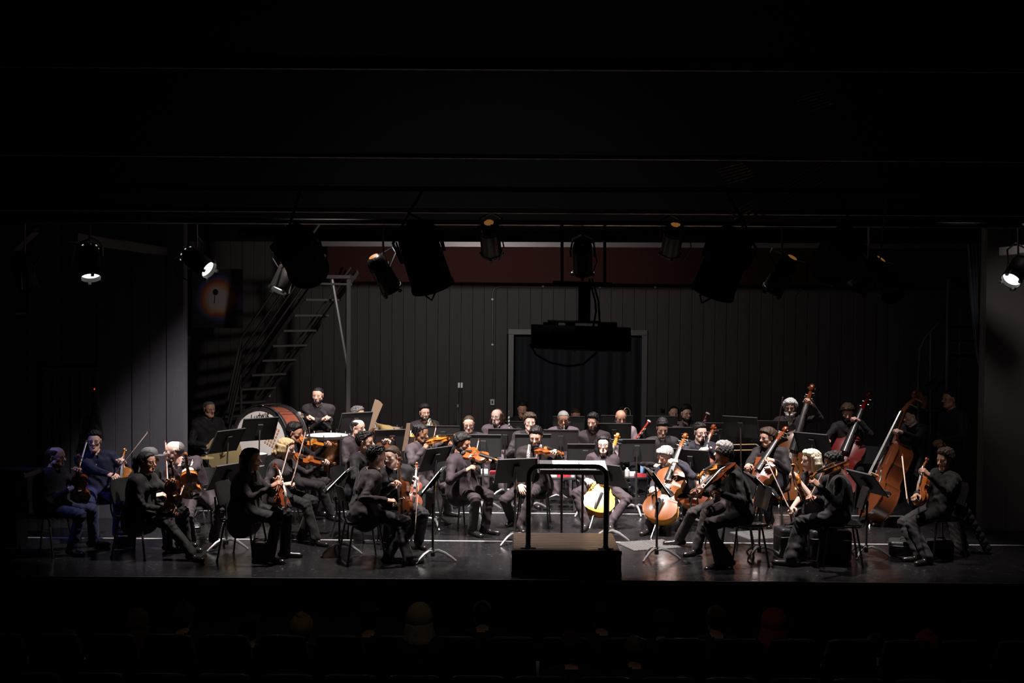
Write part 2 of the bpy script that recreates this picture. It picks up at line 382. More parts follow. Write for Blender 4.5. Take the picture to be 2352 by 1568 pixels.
        A.append(shell(H, hairline(V, -.045) + .004, .022, .05, .15, 16)); ex.append(cone((0, -.03, .12), (0, -.05, .135), .05, .03, 0, .04))
    elif style == 'bun':
        A.append(shell(H, hairline(V, -.07), .012, .03, .2, 13)); ex.append(cone((0, -.125, .0), (0, -.13, 0), .04, .04, 0, .01))
    if ex:
        v, q = sdf_mesh(ex, hh); nn = vnormals(v, q); v = v + nn * (.003 * wob(v * np.array([1, 1, .12]), .016, 4))[:, None]; A.append((v, q))
    off = 0; vs = []; qs = []
    for v, q in A: vs.append(v); qs.append(q + off); off += len(v)
    HCACHE[key] = (np.concatenate(vs), np.concatenate(qs)); return HCACHE[key]
def beard_arrays(style, kind, h=.0052):
    key = ('b' + style, kind, h)
    if key in HCACHE: return HCACHE[key]
    H = head(kind, h); V = H['V0']; x, y, z = V.T
    zl = np.interp(y, [0, .03, .06, .09, .12], [-.03, -.045, -.05, -.04, -.038])
    g = np.minimum(zl - z, np.minimum(y + .005, z + .128) * 1.0)
    lip = np.sqrt((x / .023) ** 2 + ((z + .064) / .009) ** 2) - 1; g = np.where(y > .075, np.minimum(g, lip * .012), g)
    if style == 'goatee': g = np.minimum(g, .034 - np.abs(x))
    if style == 'mustache': g = np.minimum(np.minimum(g, .028 - np.abs(x)), z + .06)
    th = dict(full=.011, stubble=.003, goatee=.009, mustache=.006, long=.018)[style]
    A = [shell(H, g, th, .014, .4, 21)]
    if style == 'long':
        ex = []
        r = np.random.RandomState(8)
        for i in range(11):
            a = (i - 5) / 5; ex += [cone((a * .058, .05 - .04 * a * a, -.07), (a * .05, .075 - .03 * a * a, -.15), .02, .019, 0, .012), cone((a * .05, .075 - .03 * a * a, -.15), (a * .03, .07, -.2 - .05 * (1 - a * a) - .02 * r.rand()), .019, .008, 0, .012)]
        v, q = sdf_mesh(ex, .007); nn = vnormals(v, q); A.append((v + nn * (.004 * wob(v * np.array([1, 1, .25]), .012, 4))[:, None], q))
    off = 0; vs = []; qs = []
    for v, q in A: vs.append(v); qs.append(q + off); off += len(v)
    HCACHE[key] = (np.concatenate(vs), np.concatenate(qs)); return HCACHE[key]
HANDS = {}
def hand(pose, side, h=.0045):
    key = (pose, side, h)
    if key in HANDS: return HANDS[key]
    c = dict(relax=(22, 30, 20), grip=(48, 62, 40), fist=(78, 88, 55), flat=(8, 12, 8))[pose]; tx = -1 if side == 'R' else 1
    p = [cone((0, -.035, 0), (0, .012, 0), .021, .024, 0, .015, Z3, .78), cone((tx * .008, .02, 0), (tx * .012, .078, .002), .024, .022, 0, .02, Z3, .6), cone((-tx * .01, .02, 0), (-tx * .016, .074, 0), .022, .019, 0, .02, Z3, .6)]
    for i, (L, r) in enumerate((((.042, .026, .021), .0092), ((.046, .029, .022), .0095), ((.042, .027, .021), .0092), ((.033, .021, .019), .0082))):
        x = tx * (.028 - i * .0187); a = np.array([x, .084 - .004 * abs(i - 1.2), .002]); ang = 0; sp = tx * (1.5 - i) * .09
        for j in range(3):
            ang += math.radians(c[j] + (i - 1.5) * 3)
            d = np.array([math.sin(sp), math.cos(ang), -math.sin(ang)]); b = a + nrm(d) * L[j]
            p.append(cone(a, b, r * (1 - .1 * j), r * (.9 - .1 * j), 0, .004 if j else .009)); a = b
    a = np.array([tx * .022, .018, -.006])
    for d, L, r in (((tx * .75, .6, -.35), .042, .0135), ((tx * .3, .85, -.5), .033, .0112), ((tx * -.05 * (c[0] / 20), .85, -.5), .027, .0098)):
        b = a + nrm(d) * L; p.append(cone(a, b, r, r * .88, 0, .008)); a = b
    HANDS[key] = sdf_mesh(p, h); return HANDS[key]
# ------------------------------------------------------------------ glasses
def _glasses(rx, rz):
    m = MB()
    for s in (-1, 1):
        pts = [(s * .0315 + rx * math.cos(a), .104 - .004 * abs(math.cos(a)), .002 + rz * math.sin(a) * (1 if abs(math.sin(a)) > .5 else 1)) for a in np.linspace(0, 2 * math.pi, 15)]
        m.tube(pts, .0019, 5); m.tube([(s * .054, .1, .006), (s * .076, .085, .008), (s * .081, .0, .012), (s * .079, -.02, 0)], .0018, 5)
    m.tube([(-.01, .106, .005), (0, .109, .007), (.01, .106, .005)], .0018, 5)
    return m.mesh('glasses_frame', [mat('glasses_dark', (.015, .012, .012), .3)])
GLASS_ME = {'oval': _glasses(.023, .0165), 'big': _glasses(.0255, .021), 'slim': _glasses(.0225, .0125)}
def ik(S, T, l1, l2, hint):
    d = T - S; L = np.linalg.norm(d); u = d / (L + 1e-9)
    if L > .99 * (l1 + l2): T = S + u * .99 * (l1 + l2); L = .99 * (l1 + l2)
    if L < abs(l1 - l2) + .02: L = abs(l1 - l2) + .02; T = S + u * L
    a = (l1 * l1 - l2 * l2 + L * L) / (2 * L); hgt = math.sqrt(max(l1 * l1 - a * a, 0))
    hp = np.asarray(hint, float); hp = nrm(hp - u * (hp @ u))
    return S + u * a + hp * hgt, T
WARN = []
def fvec(yaw): a = math.radians(yaw); return np.array([math.sin(a), -math.cos(a), 0])
def person(who, label, d, head_px, yaw, hip=None, hyaw=None, hpitch=0, hroll=0, hd=None, syaw=None, kind='m', skin='fair', hair=('short', 'black'), beard=None,
           glasses=None, top='black', shirt=None, trousers='black', L=None, R=None, feet=None, knees=None, sc=1.0, standing=False, hipz=None, belly=0, coat=0, lp='grip', rp='grip',
           Lh=None, Rh=None, legs=True, vneck=.06, lapel=True, sit=True, short_sleeve=False, shoes=None, elbows=(None, None), Ld=None, Rd=None, bare=False, hcol=None, floor_z=0.0, dx=0.0):
    """head_px: pixel of the head centre; hip: pixel column of the hips. L/R: world points the hands reach (default on the thighs)."""
    F = fvec(yaw); Rt = np.array([F[1], -F[0], 0]); hyaw = yaw if hyaw is None else hyaw; Fh = fvec(hyaw)
    Hc = P(head_px[0], head_px[1], d + (F[1] * .07 if hd is None else hd))
    hz = floor_z + (hipz if hipz is not None else (.90 * sc if standing else .545))
    hp_ = PZ(hip if hip is not None else head_px[0], d, hz)
    up = nrm(Hc - hp_); N = Hc - .15 * sc * nrm(.55 * up + .45 * Z3) - Fh * .03 * sc
    tl = np.linalg.norm(N - hp_)
    if not .40 * sc < tl < .60 * sc: WARN.append('%s torso %.2f head z %.2f' % (who, tl, Hc[2]))
    syaw = yaw if syaw is None else syaw; Fs = fvec(syaw); Rs = np.array([Fs[1], -Fs[0], 0])
    Rs = nrm(Rs - up * (Rs @ up))
    fem = kind == 'f'; pr = []
    k_ = sc
    for t, hl, r in ((0, .082, .118), (.22, .06, .108), (.45, .07, .112), (.68, .095 if not fem else .085, .116), (.86, .105 if not fem else .09, .082)):
        c = hp_ + (N - hp_) * t + Fs * (-.025 * math.sin(t * math.pi) + (belly * .5 * math.exp(-((t - .3) / .2) ** 2))); ax = nrm(Rt * (1 - t) + Rs * t)
        rr = (r + belly * math.exp(-((t - .3) / .25) ** 2) * .5) * k_
        pr.append(cone(c - ax * hl * k_, c + ax * hl * k_, rr, rr, 1 if t > .1 else 2, .09))
    if fem: 
        for s in (-1, 1): c = hp_ + (N - hp_) * .66 + Fs * .085 + Rs * s * .065; pr.append(cone(c, c + Fs * .01, .055, .05, 1, .05))
    sh = {}
    for s, sd in ((1, 'R'), (-1, 'L')):
        S = N + Rs * s * (.178 if not fem else .158) * k_ - up * .052 * k_; sh[sd] = S
        pr.append(cone(N + Rs * s * .055 - up * .025, S, .058 * k_, .066 * k_, 1, .05))
    tors = list(pr); wrist = {}; hands = []; folds = []
    for s, sd, T, hint_, hpose, hv, hdn in ((1, 'R', R, elbows[1], rp, Rh, Rd), (-1, 'L', L, elbows[0], lp, Lh, Ld)):
        S = sh[sd]
        if T is None: T = hp_ + F * .34 + Rt * s * .1 + Z3 * .10; hpose = 'relax'
        T = np.asarray(T, float)
        l1, l2 = .295 * k_, .255 * k_
        hint = np.asarray(hint_, float) if hint_ is not None else (-Z3 * 1.0 + Rs * s * .75 - Fs * .35)
        if hv is None:
            E, T2 = ik(S, T, l1, l2 + .085 * k_, hint); fd = nrm(T2 - E); W = E + fd * l2
        else:
            fd = nrm(hv); W = T - fd * .085 * k_; E, W = ik(S, W, l1, l2, hint)
        if np.linalg.norm(T - S) > l1 + l2 + .12: WARN.append('%s hand %s far %.2f' % (who, sd, np.linalg.norm(T - S)))
        ar = .058 if not fem else .05
        folds.append((E, nrm(W - S)))
        el = E + (W - E) * .94
        pr.append(cone(S, E, ar * k_, (ar - .01) * k_, 1, .03))
        if short_sleeve: pr.append(cone(E, W, .04 * k_, .027 * k_, 0, .01))
        else: pr.append(cone(E, el, (ar - .009) * k_, (ar - .02) * k_, 1, .012))
        dn = np.asarray(hdn, float) if hdn is not None else (Z3 + Rs * s * .4 + .3 * Fs)
        if abs(nrm(dn) @ fd) > .97: dn = Rs * s
        hands.append((W, fd, dn, hpose, sd)); wrist[sd] = (W, E)
    fts = []
    if legs:
        for i, s in enumerate((1, -1)):
            hj = hp_ + Rt * s * .09 * k_ - Z3 * .01
            l1, l2 = .43 * k_, .42 * k_
            if standing: A = np.array([hp_[0], hp_[1], floor_z + .075]) + Rt * s * .1 + F * .02; hint = F
            else:
                A = hp_ + F * .43 + Rt * s * .13; A[2] = floor_z + .075; hint = F * .5 + Z3
            fdir = nrm(F + Rt * s * .25)
            if feet is not None and feet[i] is not None: A = np.asarray(feet[i], float)[:3].copy(); A[2] += .075
            if knees is not None and knees[i] is not None: hint = np.asarray(knees[i], float) - (hj + A) / 2
            K, A = ik(hj, A, l1, l2, hint); folds.append((K, nrm(A - hj))); folds.append((hj, nrm(K - hj)))
            pr.append(cone(hj, K, (.088 if not fem else .085) * k_, .064 * k_, 2, .035)); pr.append(cone(K, A + Z3 * .01, .062 * k_, .060 * k_, 2, .02))
            if shoes is not None and len(shoes) > i and shoes[i] is not None: fdir = nrm(shoes[i])
            hl = A - Z3 * .035 - fdir * .045; te = A - Z3 * .048 + fdir * .165 * k_
            pr.append(cone(hl, te, .042, .036, 3, .012, Z3 - fdir * (fdir @ Z3), .85))
            fts.append(A)
    if coat:
        for t, g in ((.0, .03), (-.16, .045)):
            c = hp_ + np.array([0, 0, 1]) * t * coat - F * .02; pr.append(cone(c - Rt * .1, c + Rt * .1, .13 + g * .4, .13 + g * .4, 1, .06))
    nb = N + Z3 * .01; pr.append(cone(nb - up * .03, Hc - Z3 * .045 * k_ - Fh * .02, .055 * k_, .05 * k_, 0, .012))
    lod = 2 if not legs else (0 if d < 14.6 else 1); bh, hh_, nh_ = ((.014, .0052, .0045), (.0165, .006, .0052), (.024, .0085, .008))[lod]
    V, Q = sdf_mesh(pr, bh)
    vm = vmat(V, pr); rel = V - hp_; tt = rel @ up / max(tl, .01); sd_ = np.abs(rel @ Rs); fr = (V - (hp_ + np.outer(tt * tl, up))) @ Fs
    n_ = vnormals(V, Q); cl = (vm == 1) | (vm == 2); sdn = abs(hash(who)) % 9999 if False else sum(map(ord, who)) % 9999
    dsp = .0045 * wob(V, .085, sdn, 6)
    for j_, ax_ in folds:
        q_ = V - j_; r_ = np.linalg.norm(q_, axis=1); dsp = dsp + .006 * np.exp(-(r_ / .11) ** 2) * np.sin((q_ @ ax_) * 2 * math.pi / .045 + 3 * np.sin(q_ @ np.cross(ax_, Z3) * 25))
    V = V + n_ * np.where(cl, dsp, 0)[:, None]
    vs, qs, ms = [V], [Q], [fmat(vm, Q)]; off = len(V)
    H = head(kind, hh_)
    mh = frame(Hc, Fh, Z3); Rm = np.array(mh.to_3x3()); Rm = Rm @ rotx(math.radians(hpitch)) @ roty(math.radians(hroll))
    hs = 1.0 * (sc if sc > 1 else .5 + .5 * sc) * .98
    def xf(v): return (v * hs) @ Rm.T + Hc
    vs.append(xf(H['V'])); qs.append(H['Q'] + off); ms.append(H['m']); off += len(H['V'])
    for W, fd, dn, pose, sd in hands:
        v, q = hand(pose, sd, nh_); m = np.array(frame(W, fd, dn).to_3x3()); vs.append((v * k_ * 1.02) @ m.T + W); qs.append(q + off); ms.append(np.zeros(len(q), int)); off += len(v)
    V = np.concatenate(vs); base = np.array([hp_[0], hp_[1], floor_z])
    hc = HAIR[hair[1]] if hair else HAIR['black']
    tm = top if not isinstance(top, str) else cloth(top, TOPS[top]); tr = cloth('tr_' + trousers, TOPS[trousers]); shm = cloth('sh_' + (shirt or top), TOPS[shirt or top])
    me = arr_mesh('body', V - base, np.concatenate(qs), np.concatenate(ms), [SKIN[skin], tm, tr, SHOE, shm, LIPS[skin], EYE, IRIS, hc])
    o = thing('person', label, 'person', base)
    part('body', me, o)
    def hp2(nm, arr, m_): part(nm, arr_mesh(nm, xf(arr[0]) - base, arr[1], None, [m_]), o)
    if hair and hair[0]: hp2('hair', hair_arrays(hair[0], kind, hh_), hc)
    if beard: hp2('beard', beard_arrays(beard[0], kind, hh_), HAIR[beard[1]])
    if glasses:
        Mg = M4(Rm * hs, Hc - base); part('glasses', GLASS_ME[glasses], o, Mg)
    # clothing details: collar, lapels and shirt front laid on the chest
    if lod < 2:
        def surf(pts, off):
            p_ = np.array(pts) + Fs * .45
            for _ in range(26): p_ = p_ - Fs * np.clip(np.min([pdist(q_, p_) for q_ in tors], 0), -.01, .2)[:, None] * .9
            return p_ + Fs * off
        def spine(t_, x_): return hp_ + (N - hp_) * t_ + Rs * x_
        ts = np.linspace(1.0, .52, 9); av = vneck * (ts - .5) / .46
        def patch(nm, cols, m_):
            g = [surf([spine(t_, c_[i]) for i, t_ in enumerate(ts)], of_) for c_, of_ in cols]; nc = len(g); nt_ = len(ts); mm = MB()
            mm.add(np.concatenate(g) - base, [[c * nt_ + i, c * nt_ + i + 1, (c + 1) * nt_ + i + 1, (c + 1) * nt_ + i] for c in range(nc - 1) for i in range(nt_ - 1)]); mm.add(np.concatenate(g) - base - Fs * .004, [[c * nt_ + i, (c + 1) * nt_ + i, (c + 1) * nt_ + i + 1, c * nt_ + i + 1] for c in range(nc - 1) for i in range(nt_ - 1)])
            part(nm, mm.mesh(nm, [m_]), o)
        if shirt: patch('shirt_front', [(av * q_, .010) for q_ in (-1.1, -.55, 0, .55, 1.1)], shm)
        elif bare: patch('neckline', [(av * .75 * np.clip((ts - .72) / .2, 0, 1) * q_, .009) for q_ in (-1, -.5, 0, .5, 1)], SKIN[skin])
        if shirt and lapel:
            wl_ = np.interp(ts, [.52, .6, .78, .80, .9, 1.0], [.006, .03, .052, .04, .045, .02])
            for s in (-1, 1): patch('lapel', [(s * av, .016), (s * (av + wl_ * .5), .024), (s * (av + wl_), .014)], tm)
        cm_ = MB(); cv = []
        for th in np.linspace(-2.75, 2.75, 15):
            fr_ = (1 + math.cos(th - math.pi)) / 2; dr = np.array([math.sin(th), -math.cos(th)]); rad = .058 * k_
            for rr_, zz_ in ((rad, .028 - .055 * fr_), (rad + .006, .042 - .05 * fr_), (rad + .018, .012 - .07 * fr_ ** 2)): cv.append(N + Rs * dr[0] * rr_ + Fs * (dr[1] * rr_ + .014 + .012 * fr_) + up * (zz_ + .012) * k_ - base)
        cm_.add(cv, [[i * 3 + j, i * 3 + j + 1, i * 3 + j + 4, i * 3 + j + 3] for i in range(14) for j in range(2)]); part('collar', cm_.mesh('collar', [shm if (shirt and lapel) else tm]), o)
    if sit and not standing: chair(who, hp_ - F * .03, yaw, floor_z)
    return dict(o=o, hip=hp_, N=N, F=F, R=Rt, Fs=Fs, Rs=Rs, up=up, head=Hc, base=base, sh=sh, Fh=Fh, xf=xf, Rm=Rm)
TOPS = dict(black=(.014, .0125, .013), grey=(.085, .076, .082), mauve=(.055, .045, .05), navy=(.02, .021, .034), charcoal=(.03, .027, .029), lilac=(.2, .175, .195), white=(.5, .47, .48),
            blue=(.016, .022, .06), brownblack=(.026, .019, .017), midgrey=(.06, .054, .057), slate=(.04, .042, .06), jeans=(.03, .045, .13), dark=(.009, .0085, .009), plum=(.045, .033, .04))
# ------------------------------------------------------------------ chair (shared meshes)
def _chair_meshes():
    d = {}
    # local frame: +Y forward, seat centre over origin
    def shellgrid(nu, nv, fn, th):
        V = []; F = []
        for side in (0, 1):
            for i in range(nu):
                for j in range(nv):
                    p, n = fn(i / (nu - 1) * 2 - 1, j / (nv - 1)); V.append(np.array(p) - np.array(n) * th * side)
        o = nu * nv
        for i in range(nu - 1):
            for j in range(nv - 1):
                a, b, c, e = i * nv + j, i * nv + j + 1, (i + 1) * nv + j + 1, (i + 1) * nv + j
                F += [[a, e, c, b], [o + a, o + b, o + c, o + e]]
        rim = [i * nv for i in range(nu)] + [(nu - 1) * nv + j for j in range(1, nv)] + [i * nv + nv - 1 for i in range(nu - 2, -1, -1)] + [j for j in range(nv - 2, 0, -1)]
        for a, b in zip(rim, rim[1:] + rim[:1]): F.append([a, b, b + o, a + o])
        return V, F
    def seat(u, v):
        wv = .205 * (1 - .12 * (2 * v - 1) ** 4) * (1 - .03 * v); y = -.2 + .41 * v
        return (u * wv, y, .452 - .012 * (1 - u * u) * (1 - (2 * v - 1) ** 2) + (-.03 * max(0, v - .85) / .15) + .012 * abs(u) ** 3), (0, 0, 1)
    m = MB(); m.add(*shellgrid(9, 11, seat, .012)); d['seat'] = m.mesh('chair_seat', [BLACKP])
    def back(u, v):
        wv = .2 * (1 - .25 * max(0, v - .6) ** 2 / .16 * .6) * (.93 + .07 * math.sin(v * 3.1)); z = .60 + .25 * v
        return (u * wv, -.225 - .06 * v + .035 * u * u, z), (0, 1, .2)
    m = MB(); m.add(*shellgrid(9, 7, back, .012)); d['backrest'] = m.mesh('chair_back', [BLACKP])
    fm = MB()
    for s in (-1, 1): fm.tube([(s * .17, .15, .432), (s * .175, -.16, .432), (s * .175, -.215, .45), (s * .172, -.245, .53), (s * .165, -.262, .70)], .0105, 6)
    fm.tube([(-.17, .12, .43), (.17, .12, .43)], .009, 6); fm.tube([(-.17, -.14, .43), (.17, -.14, .43)], .009, 6)
    d['frame'] = fm.mesh('chair_frame', [DKSTEEL])
    for i, (x, y) in enumerate(((-1, 1), (1, 1), (-1, -1), (1, -1))):
        m = MB(); m.tube([(x * .165, y * .13, .432), (x * .17, y * .15, .40), (x * .205, y * .215, .012)], .0115, 7); m.tube([(x * .205, y * .215, .014), (x * .2056, y * .2165, 0)], .016, 7)
        d['leg%d' % i] = m.mesh('chair_leg', [DKSTEEL])
    return d
CHAIR = None
def chair(who, loc, yaw, fz=0.0, label=None, group=None):
    global CHAIR
    if CHAIR is None: CHAIR = _chair_meshes()
    t = thing('stacking_chair', label or 'black moulded chair with steel legs under ' + who, 'chair', M=M4(rotz(math.radians(yaw) + math.pi), (loc[0], loc[1], fz)), group=group or 'orchestra chairs')
    for k, me in CHAIR.items(): part('leg' if k.startswith('leg') else k, me, t)
    return t
# ------------------------------------------------------------------ bowed string instruments
VN_Y = [0, .01, .04, .1, .2, .3, .36, .378, .386, .40, .45, .52, .6, .640, .655, .668, .69, .75, .83, .9, .95, .985, 1]
VN_W = [.02, .09, .17, .245, .288, .275, .247, .255, .25, .215, .17, .156, .17, .203, .223, .22, .212, .222, .236, .215, .16, .08, .04]
BS_W = [.02, .09, .17, .245, .292, .28, .25, .255, .25, .215, .175, .162, .178, .205, .218, .216, .212, .226, .232, .175, .115, .065, .05]
def fiddle_meshes(B, W, rib, neck, sw, kind):
    """Local frame: tail end at origin, +Y to the scroll, +Z out of the top plate."""
    D = {}; y = np.array([0, .01, .025, .045, .07, .1, .15, .2, .25, .3, .34, .365, .378, .386, .4, .425, .45, .485, .52, .56, .6, .625, .642, .655, .668, .69, .72, .76, .8, .84, .88, .915, .945, .97, .985, 1])
    w = np.interp(y, VN_Y, W); us = np.linspace(-1, 1, 11); ov = .010
    def plate(sgn, z0, arch):
        V = []
        for yi, wi in zip(y, w):
            e = math.sin(min(1, max(0, yi * 1.0)) * math.pi) ** .45
            for u in us:
                V.append((u * (wi + ov) * B, (yi * (1 + 2 * ov) - ov) * B, z0 + sgn * (arch * B * e * (1 - abs(u) ** 2.2) ** 1.3 + .0)))
        n = len(us); F = [[i * n + j, i * n + j + 1, (i + 1) * n + j + 1, (i + 1) * n + j] for i in range(len(y) - 1) for j in range(n - 1)]
        if sgn < 0: F = [f[::-1] for f in F]
        return V, F, n
    th = .011 * B; m = MB(); mi_top = 0
    V, F, n = plate(1, rib * B / 2 + th, .045); m.add(V, F, 0)
    V2, F2, _ = plate(-1, -rib * B / 2 - th, .04); m.add(V2, F2, 1)
    # edges and ribs
    def loop(z, o, mi, z2):
        L = [(-(wi + o) * B, (yi * (1 + 2 * o) - o) * B) for yi, wi in zip(y, w)] + [((wi + o) * B, (yi * (1 + 2 * o) - o) * B) for yi, wi in zip(y[::-1], w[::-1])]
        k = len(L); m.add([(a, b, z) for a, b in L] + [(a, b, z2) for a, b in L], [[i, (i + 1) % k, k + (i + 1) % k, k + i] for i in range(k)], mi)
    loop(rib * B / 2 + th, ov, 0, rib * B / 2); loop(rib * B / 2, 0, 1, -rib * B / 2); loop(-rib * B / 2, ov, 1, -rib * B / 2 - th)
    # underside of the overhanging edges
    m.add(*[(lambda VF: (VF[0], [f[::-1] for f in VF[1]]))(plate(1, rib * B / 2 - .001, .0))][0], 0)
    m.add(*[(lambda VF: (VF[0], [f[::-1] for f in VF[1]]))(plate(-1, -rib * B / 2 + .001, .0))][0], 1)
    D['body'] = (m.mesh(kind + '_body', [VARN['orange'], VARN['orange']]), 2)
    zt = rib * B / 2 + th
    for s in (-1, 1):
        f = MB(); pts = []
        for t in np.linspace(0, 1, 9):
            pts.append((s * B * (.135 - .055 * t + .018 * math.sin(t * 2 * math.pi)), B * (.40 + .2 * t), zt + B * .045 * (1 - (.11 / .2 * (1.2 - .45 * t)) ** 2.2) ** 1.3 * 1.02 + .0012 * B))
        f.tube(pts, [B * q for q in (.014, .008, .007, .0085, .0095, .0085, .007, .007, .012)], 6, flat=1.0)
        D['f_hole%d' % s] = (f.mesh('f_hole', [EBONY]), 0)
    zb = zt + B * .043; by = .5 * B; bh = (.085 if kind != 'violin' else .082) * B
    b = MB(); b.box((0, by, zb + bh / 2 - .006 * B), (.115 * B, .012 * B, bh), taper=(.8, .5)); D['bridge'] = (b.mesh('bridge', [mat('bridge_maple', (.62, .42, .2), .5)]), 0)
    NL = neck * B; ny = B + NL; zn = zt + .055 * B; fb0 = .70 * B if kind != 'double_bass' else .68 * B
    zf0 = zb + bh * .62
    fb = MB(); k = 7; V = []
    for (yy, ww, zz) in ((fb0, .062 * B * sw, zf0), (ny, .036 * B * sw, zn)):
        for j in range(k): u = j / (k - 1) * 2 - 1; V.append((u * ww, yy, zz + .012 * B * (1 - u * u)))
        V += [(ww, yy, zz - .016 * B), (-ww, yy, zz - .016 * B)]
    q = k + 2; fb.add(V, [[j, (j + 1) % q, q + (j + 1) % q, q + j] for j in range(q)] + [list(range(q))[::-1], [q + j for j in range(q)]])
    D['fingerboard'] = (fb.mesh('fingerboard', [EBONY]), 0)
    # neck with heel and pegbox
    nk = MB(); P_ = [(0, B * .985, zt - .02 * B), (0, B * 1.03, zt + .005 * B), (0, B * 1.09, zt + .022 * B), (0, ny - .03 * B, zn - .034 * B), (0, ny + .02 * B, zn - .03 * B), (0, ny + .12 * B, zn - .055 * B), (0, ny + .24 * B, zn - .10 * B)]
    nk.tube(P_, [B * a for a in (.075 * sw, .052 * sw, .041 * sw, .034 * sw, .039 * sw, .036 * sw, .026 * sw)], 8)
    nk.box((0, B * .995, -.0 * B), (.075 * B, .03 * B, rib * B + th)); D['neck'] = (nk.mesh('neck', [VARN['orange']]), 1)
    sc_ = MB(); c0 = np.array([0, ny + .285 * B, zn - .10 * B]); pts = []; rr = []
    for t in np.linspace(0, 1, 26):
        a = -2.6 + t * 2 * math.pi * 1.55; r = B * .062 * (1 - .72 * t); pts.append(c0 + np.array([0, r * math.cos(a), r * math.sin(a)])); rr.append(B * (.026 - .008 * t))
    sc_.tube(pts, rr, 7, flat=1.5)
    ex = np.array([[math.cos(t), math.sin(t)] for t in np.linspace(0, 2 * math.pi, 13)[:-1]])
    for s in (-1, 1): sc_.tube([c0, c0 + np.array([s * B * .055, 0, 0])], [B * .026, B * .018], 9)
    D['scroll'] = (sc_.mesh('scroll', [VARN['orange']]), 1)
    for i in range(4):
        yy = ny + (.07 + .05 * i) * B; zz = zn - (.045 + .016 * i) * B; s = 1 if i % 2 else -1; pg = MB()
        if kind != 'double_bass':
            pg.tube([(-s * .045 * B, yy, zz), (s * .075 * B, yy, zz)], B * .011, 6); pg.lathe([(0, -.02 * B), (.016 * B, -.016 * B), (.024 * B, 0), (.016 * B, .02 * B), (0, .024 * B)], 8, M=(roty(math.pi / 2), (s * .098 * B, yy, zz)))
            D['peg%d' % i] = (pg.mesh('peg', [EBONY]), 0)
        else:
            pg.tube([(0, yy, zz), (s * .05 * B, yy, zz), (s * .055 * B, yy, zz - .075 * B)], B * .006, 6); pg.lathe([(0, -.014 * B), (.016 * B, -.008 * B), (.016 * B, .008 * B), (0, .014 * B)], 8, M=(np.eye(3), (s * .055 * B, yy, zz - .085 * B)))
            D['peg%d' % i] = (pg.mesh('peg', [CHROME]), 0)
    tp = MB(); V = []
    for yy, ww, zz in ((.03 * B, .022 * B, zt + .022 * B), (.12 * B, .034 * B, zt + .05 * B), (.33 * B, .062 * B, zb + .045 * B), (.345 * B, .05 * B, zb + .046 * B)):
        V += [(-ww, yy, zz), (0, yy, zz + .018 * B), (ww, yy, zz), (0, yy, zz - .006 * B)]
    tp.add(V, [[i * 4 + j, i * 4 + (j + 1) % 4, i * 4 + 4 + (j + 1) % 4, i * 4 + 4 + j] for i in range(3) for j in range(4)] + [[0, 1, 2, 3], [15, 14, 13, 12]]); D['tailpiece'] = (tp.mesh('tailpiece', [EBONY]), 0)
    st = MB()
    for i in range(4):
        u = (i - 1.5) / 1.5; st.tube([(u * .038 * B, .33 * B, zb + .05 * B), (u * .042 * B, by, zb + bh), (u * .02 * B * sw, ny, zn + .012 * B)], max(.0011, .0022 * B), 4)
    D['strings'] = (st.mesh('strings', [STRING]), 0)
    if kind == 'violin':
        cr = MB(); cr.lathe([(0, .004), (.02, .006), (.031, .011), (.034, .016), (.030, .016), (.018, .012), (0, .011)], 14, M=(np.diag([1.15, .8, 1]), (.048, .028, zt + .008))); D['chin_rest'] = (cr.mesh('chin_rest', [EBONY]), 0)
    else:
        L = .30 * B if kind == 'cello' else .16 * B
        ep = MB(); ep.tube([(0, .02 * B, 0), (0, -.03 * B, 0)], .026 * B, 8); ep.tube([(0, -.03 * B, 0), (0, -L, 0)], .0085 * B + .001, 6); D['endpin'] = (ep.mesh('endpin', [CHROME]), 0)
    return D
FID = {}
FDIM = dict(violin=(.355, VN_W, .095, .37, 1.0), viola=(.40, VN_W, .1, .37, 1.0), cello=(.755, VN_W, .155, .37, .95), double_bass=(1.12, BS_W, .18, .40, .95))
def flen(kind): B, _, _, nk, _ = FDIM[kind]; return B * (1 + nk + .34)
def fiddle(kind, label, M, top='orange', rib=None, noun=None, scale=1.0):
    base = 'violin' if kind == 'viola' else kind
    if base not in FID: B, W, r, nk, sw = FDIM[base]; FID[base] = fiddle_meshes(B, W, r, nk, sw, base)
    s = scale * (.40 / .355 if kind == 'viola' else 1)
    if s != 1: M = M @ Matrix.Scale(s, 4)
    t = thing(noun or kind, label, kind.replace('_', ' '), M=M); b = None
    for k, (me, nm) in FID[base].items():
        name = ''.join(c for c in k if not c.isdigit() and c != '-')
        mats = [VARN[top], VARN[rib or top]][:max(nm, 0)] if nm else None
        if name == 'f_hole': part(name, me, b)
        elif nm == 1: part(name, me, t, mats=[VARN[top if rib in (None, 'rib') else rib]])
        else:
            o = part(name, me, t, mats=mats)
            if name == 'body': b = o
    return t
def solve_depth(A, px, py, L, sign, lo=0):
    """Point seen at pixel px,py that lies L metres from A; sign -1 nearer to the camera than A, +1 farther."""
    o = np.array([0, 0, HC]); v = nrm(P(px, py, 10) - o); w = A - o; b = w @ v; disc = b * b - (w @ w - L * L)
    if disc < 0: c = o + v * b; return A + nrm(c - A) * L
    return o + v * (b + sign * math.sqrt(disc))
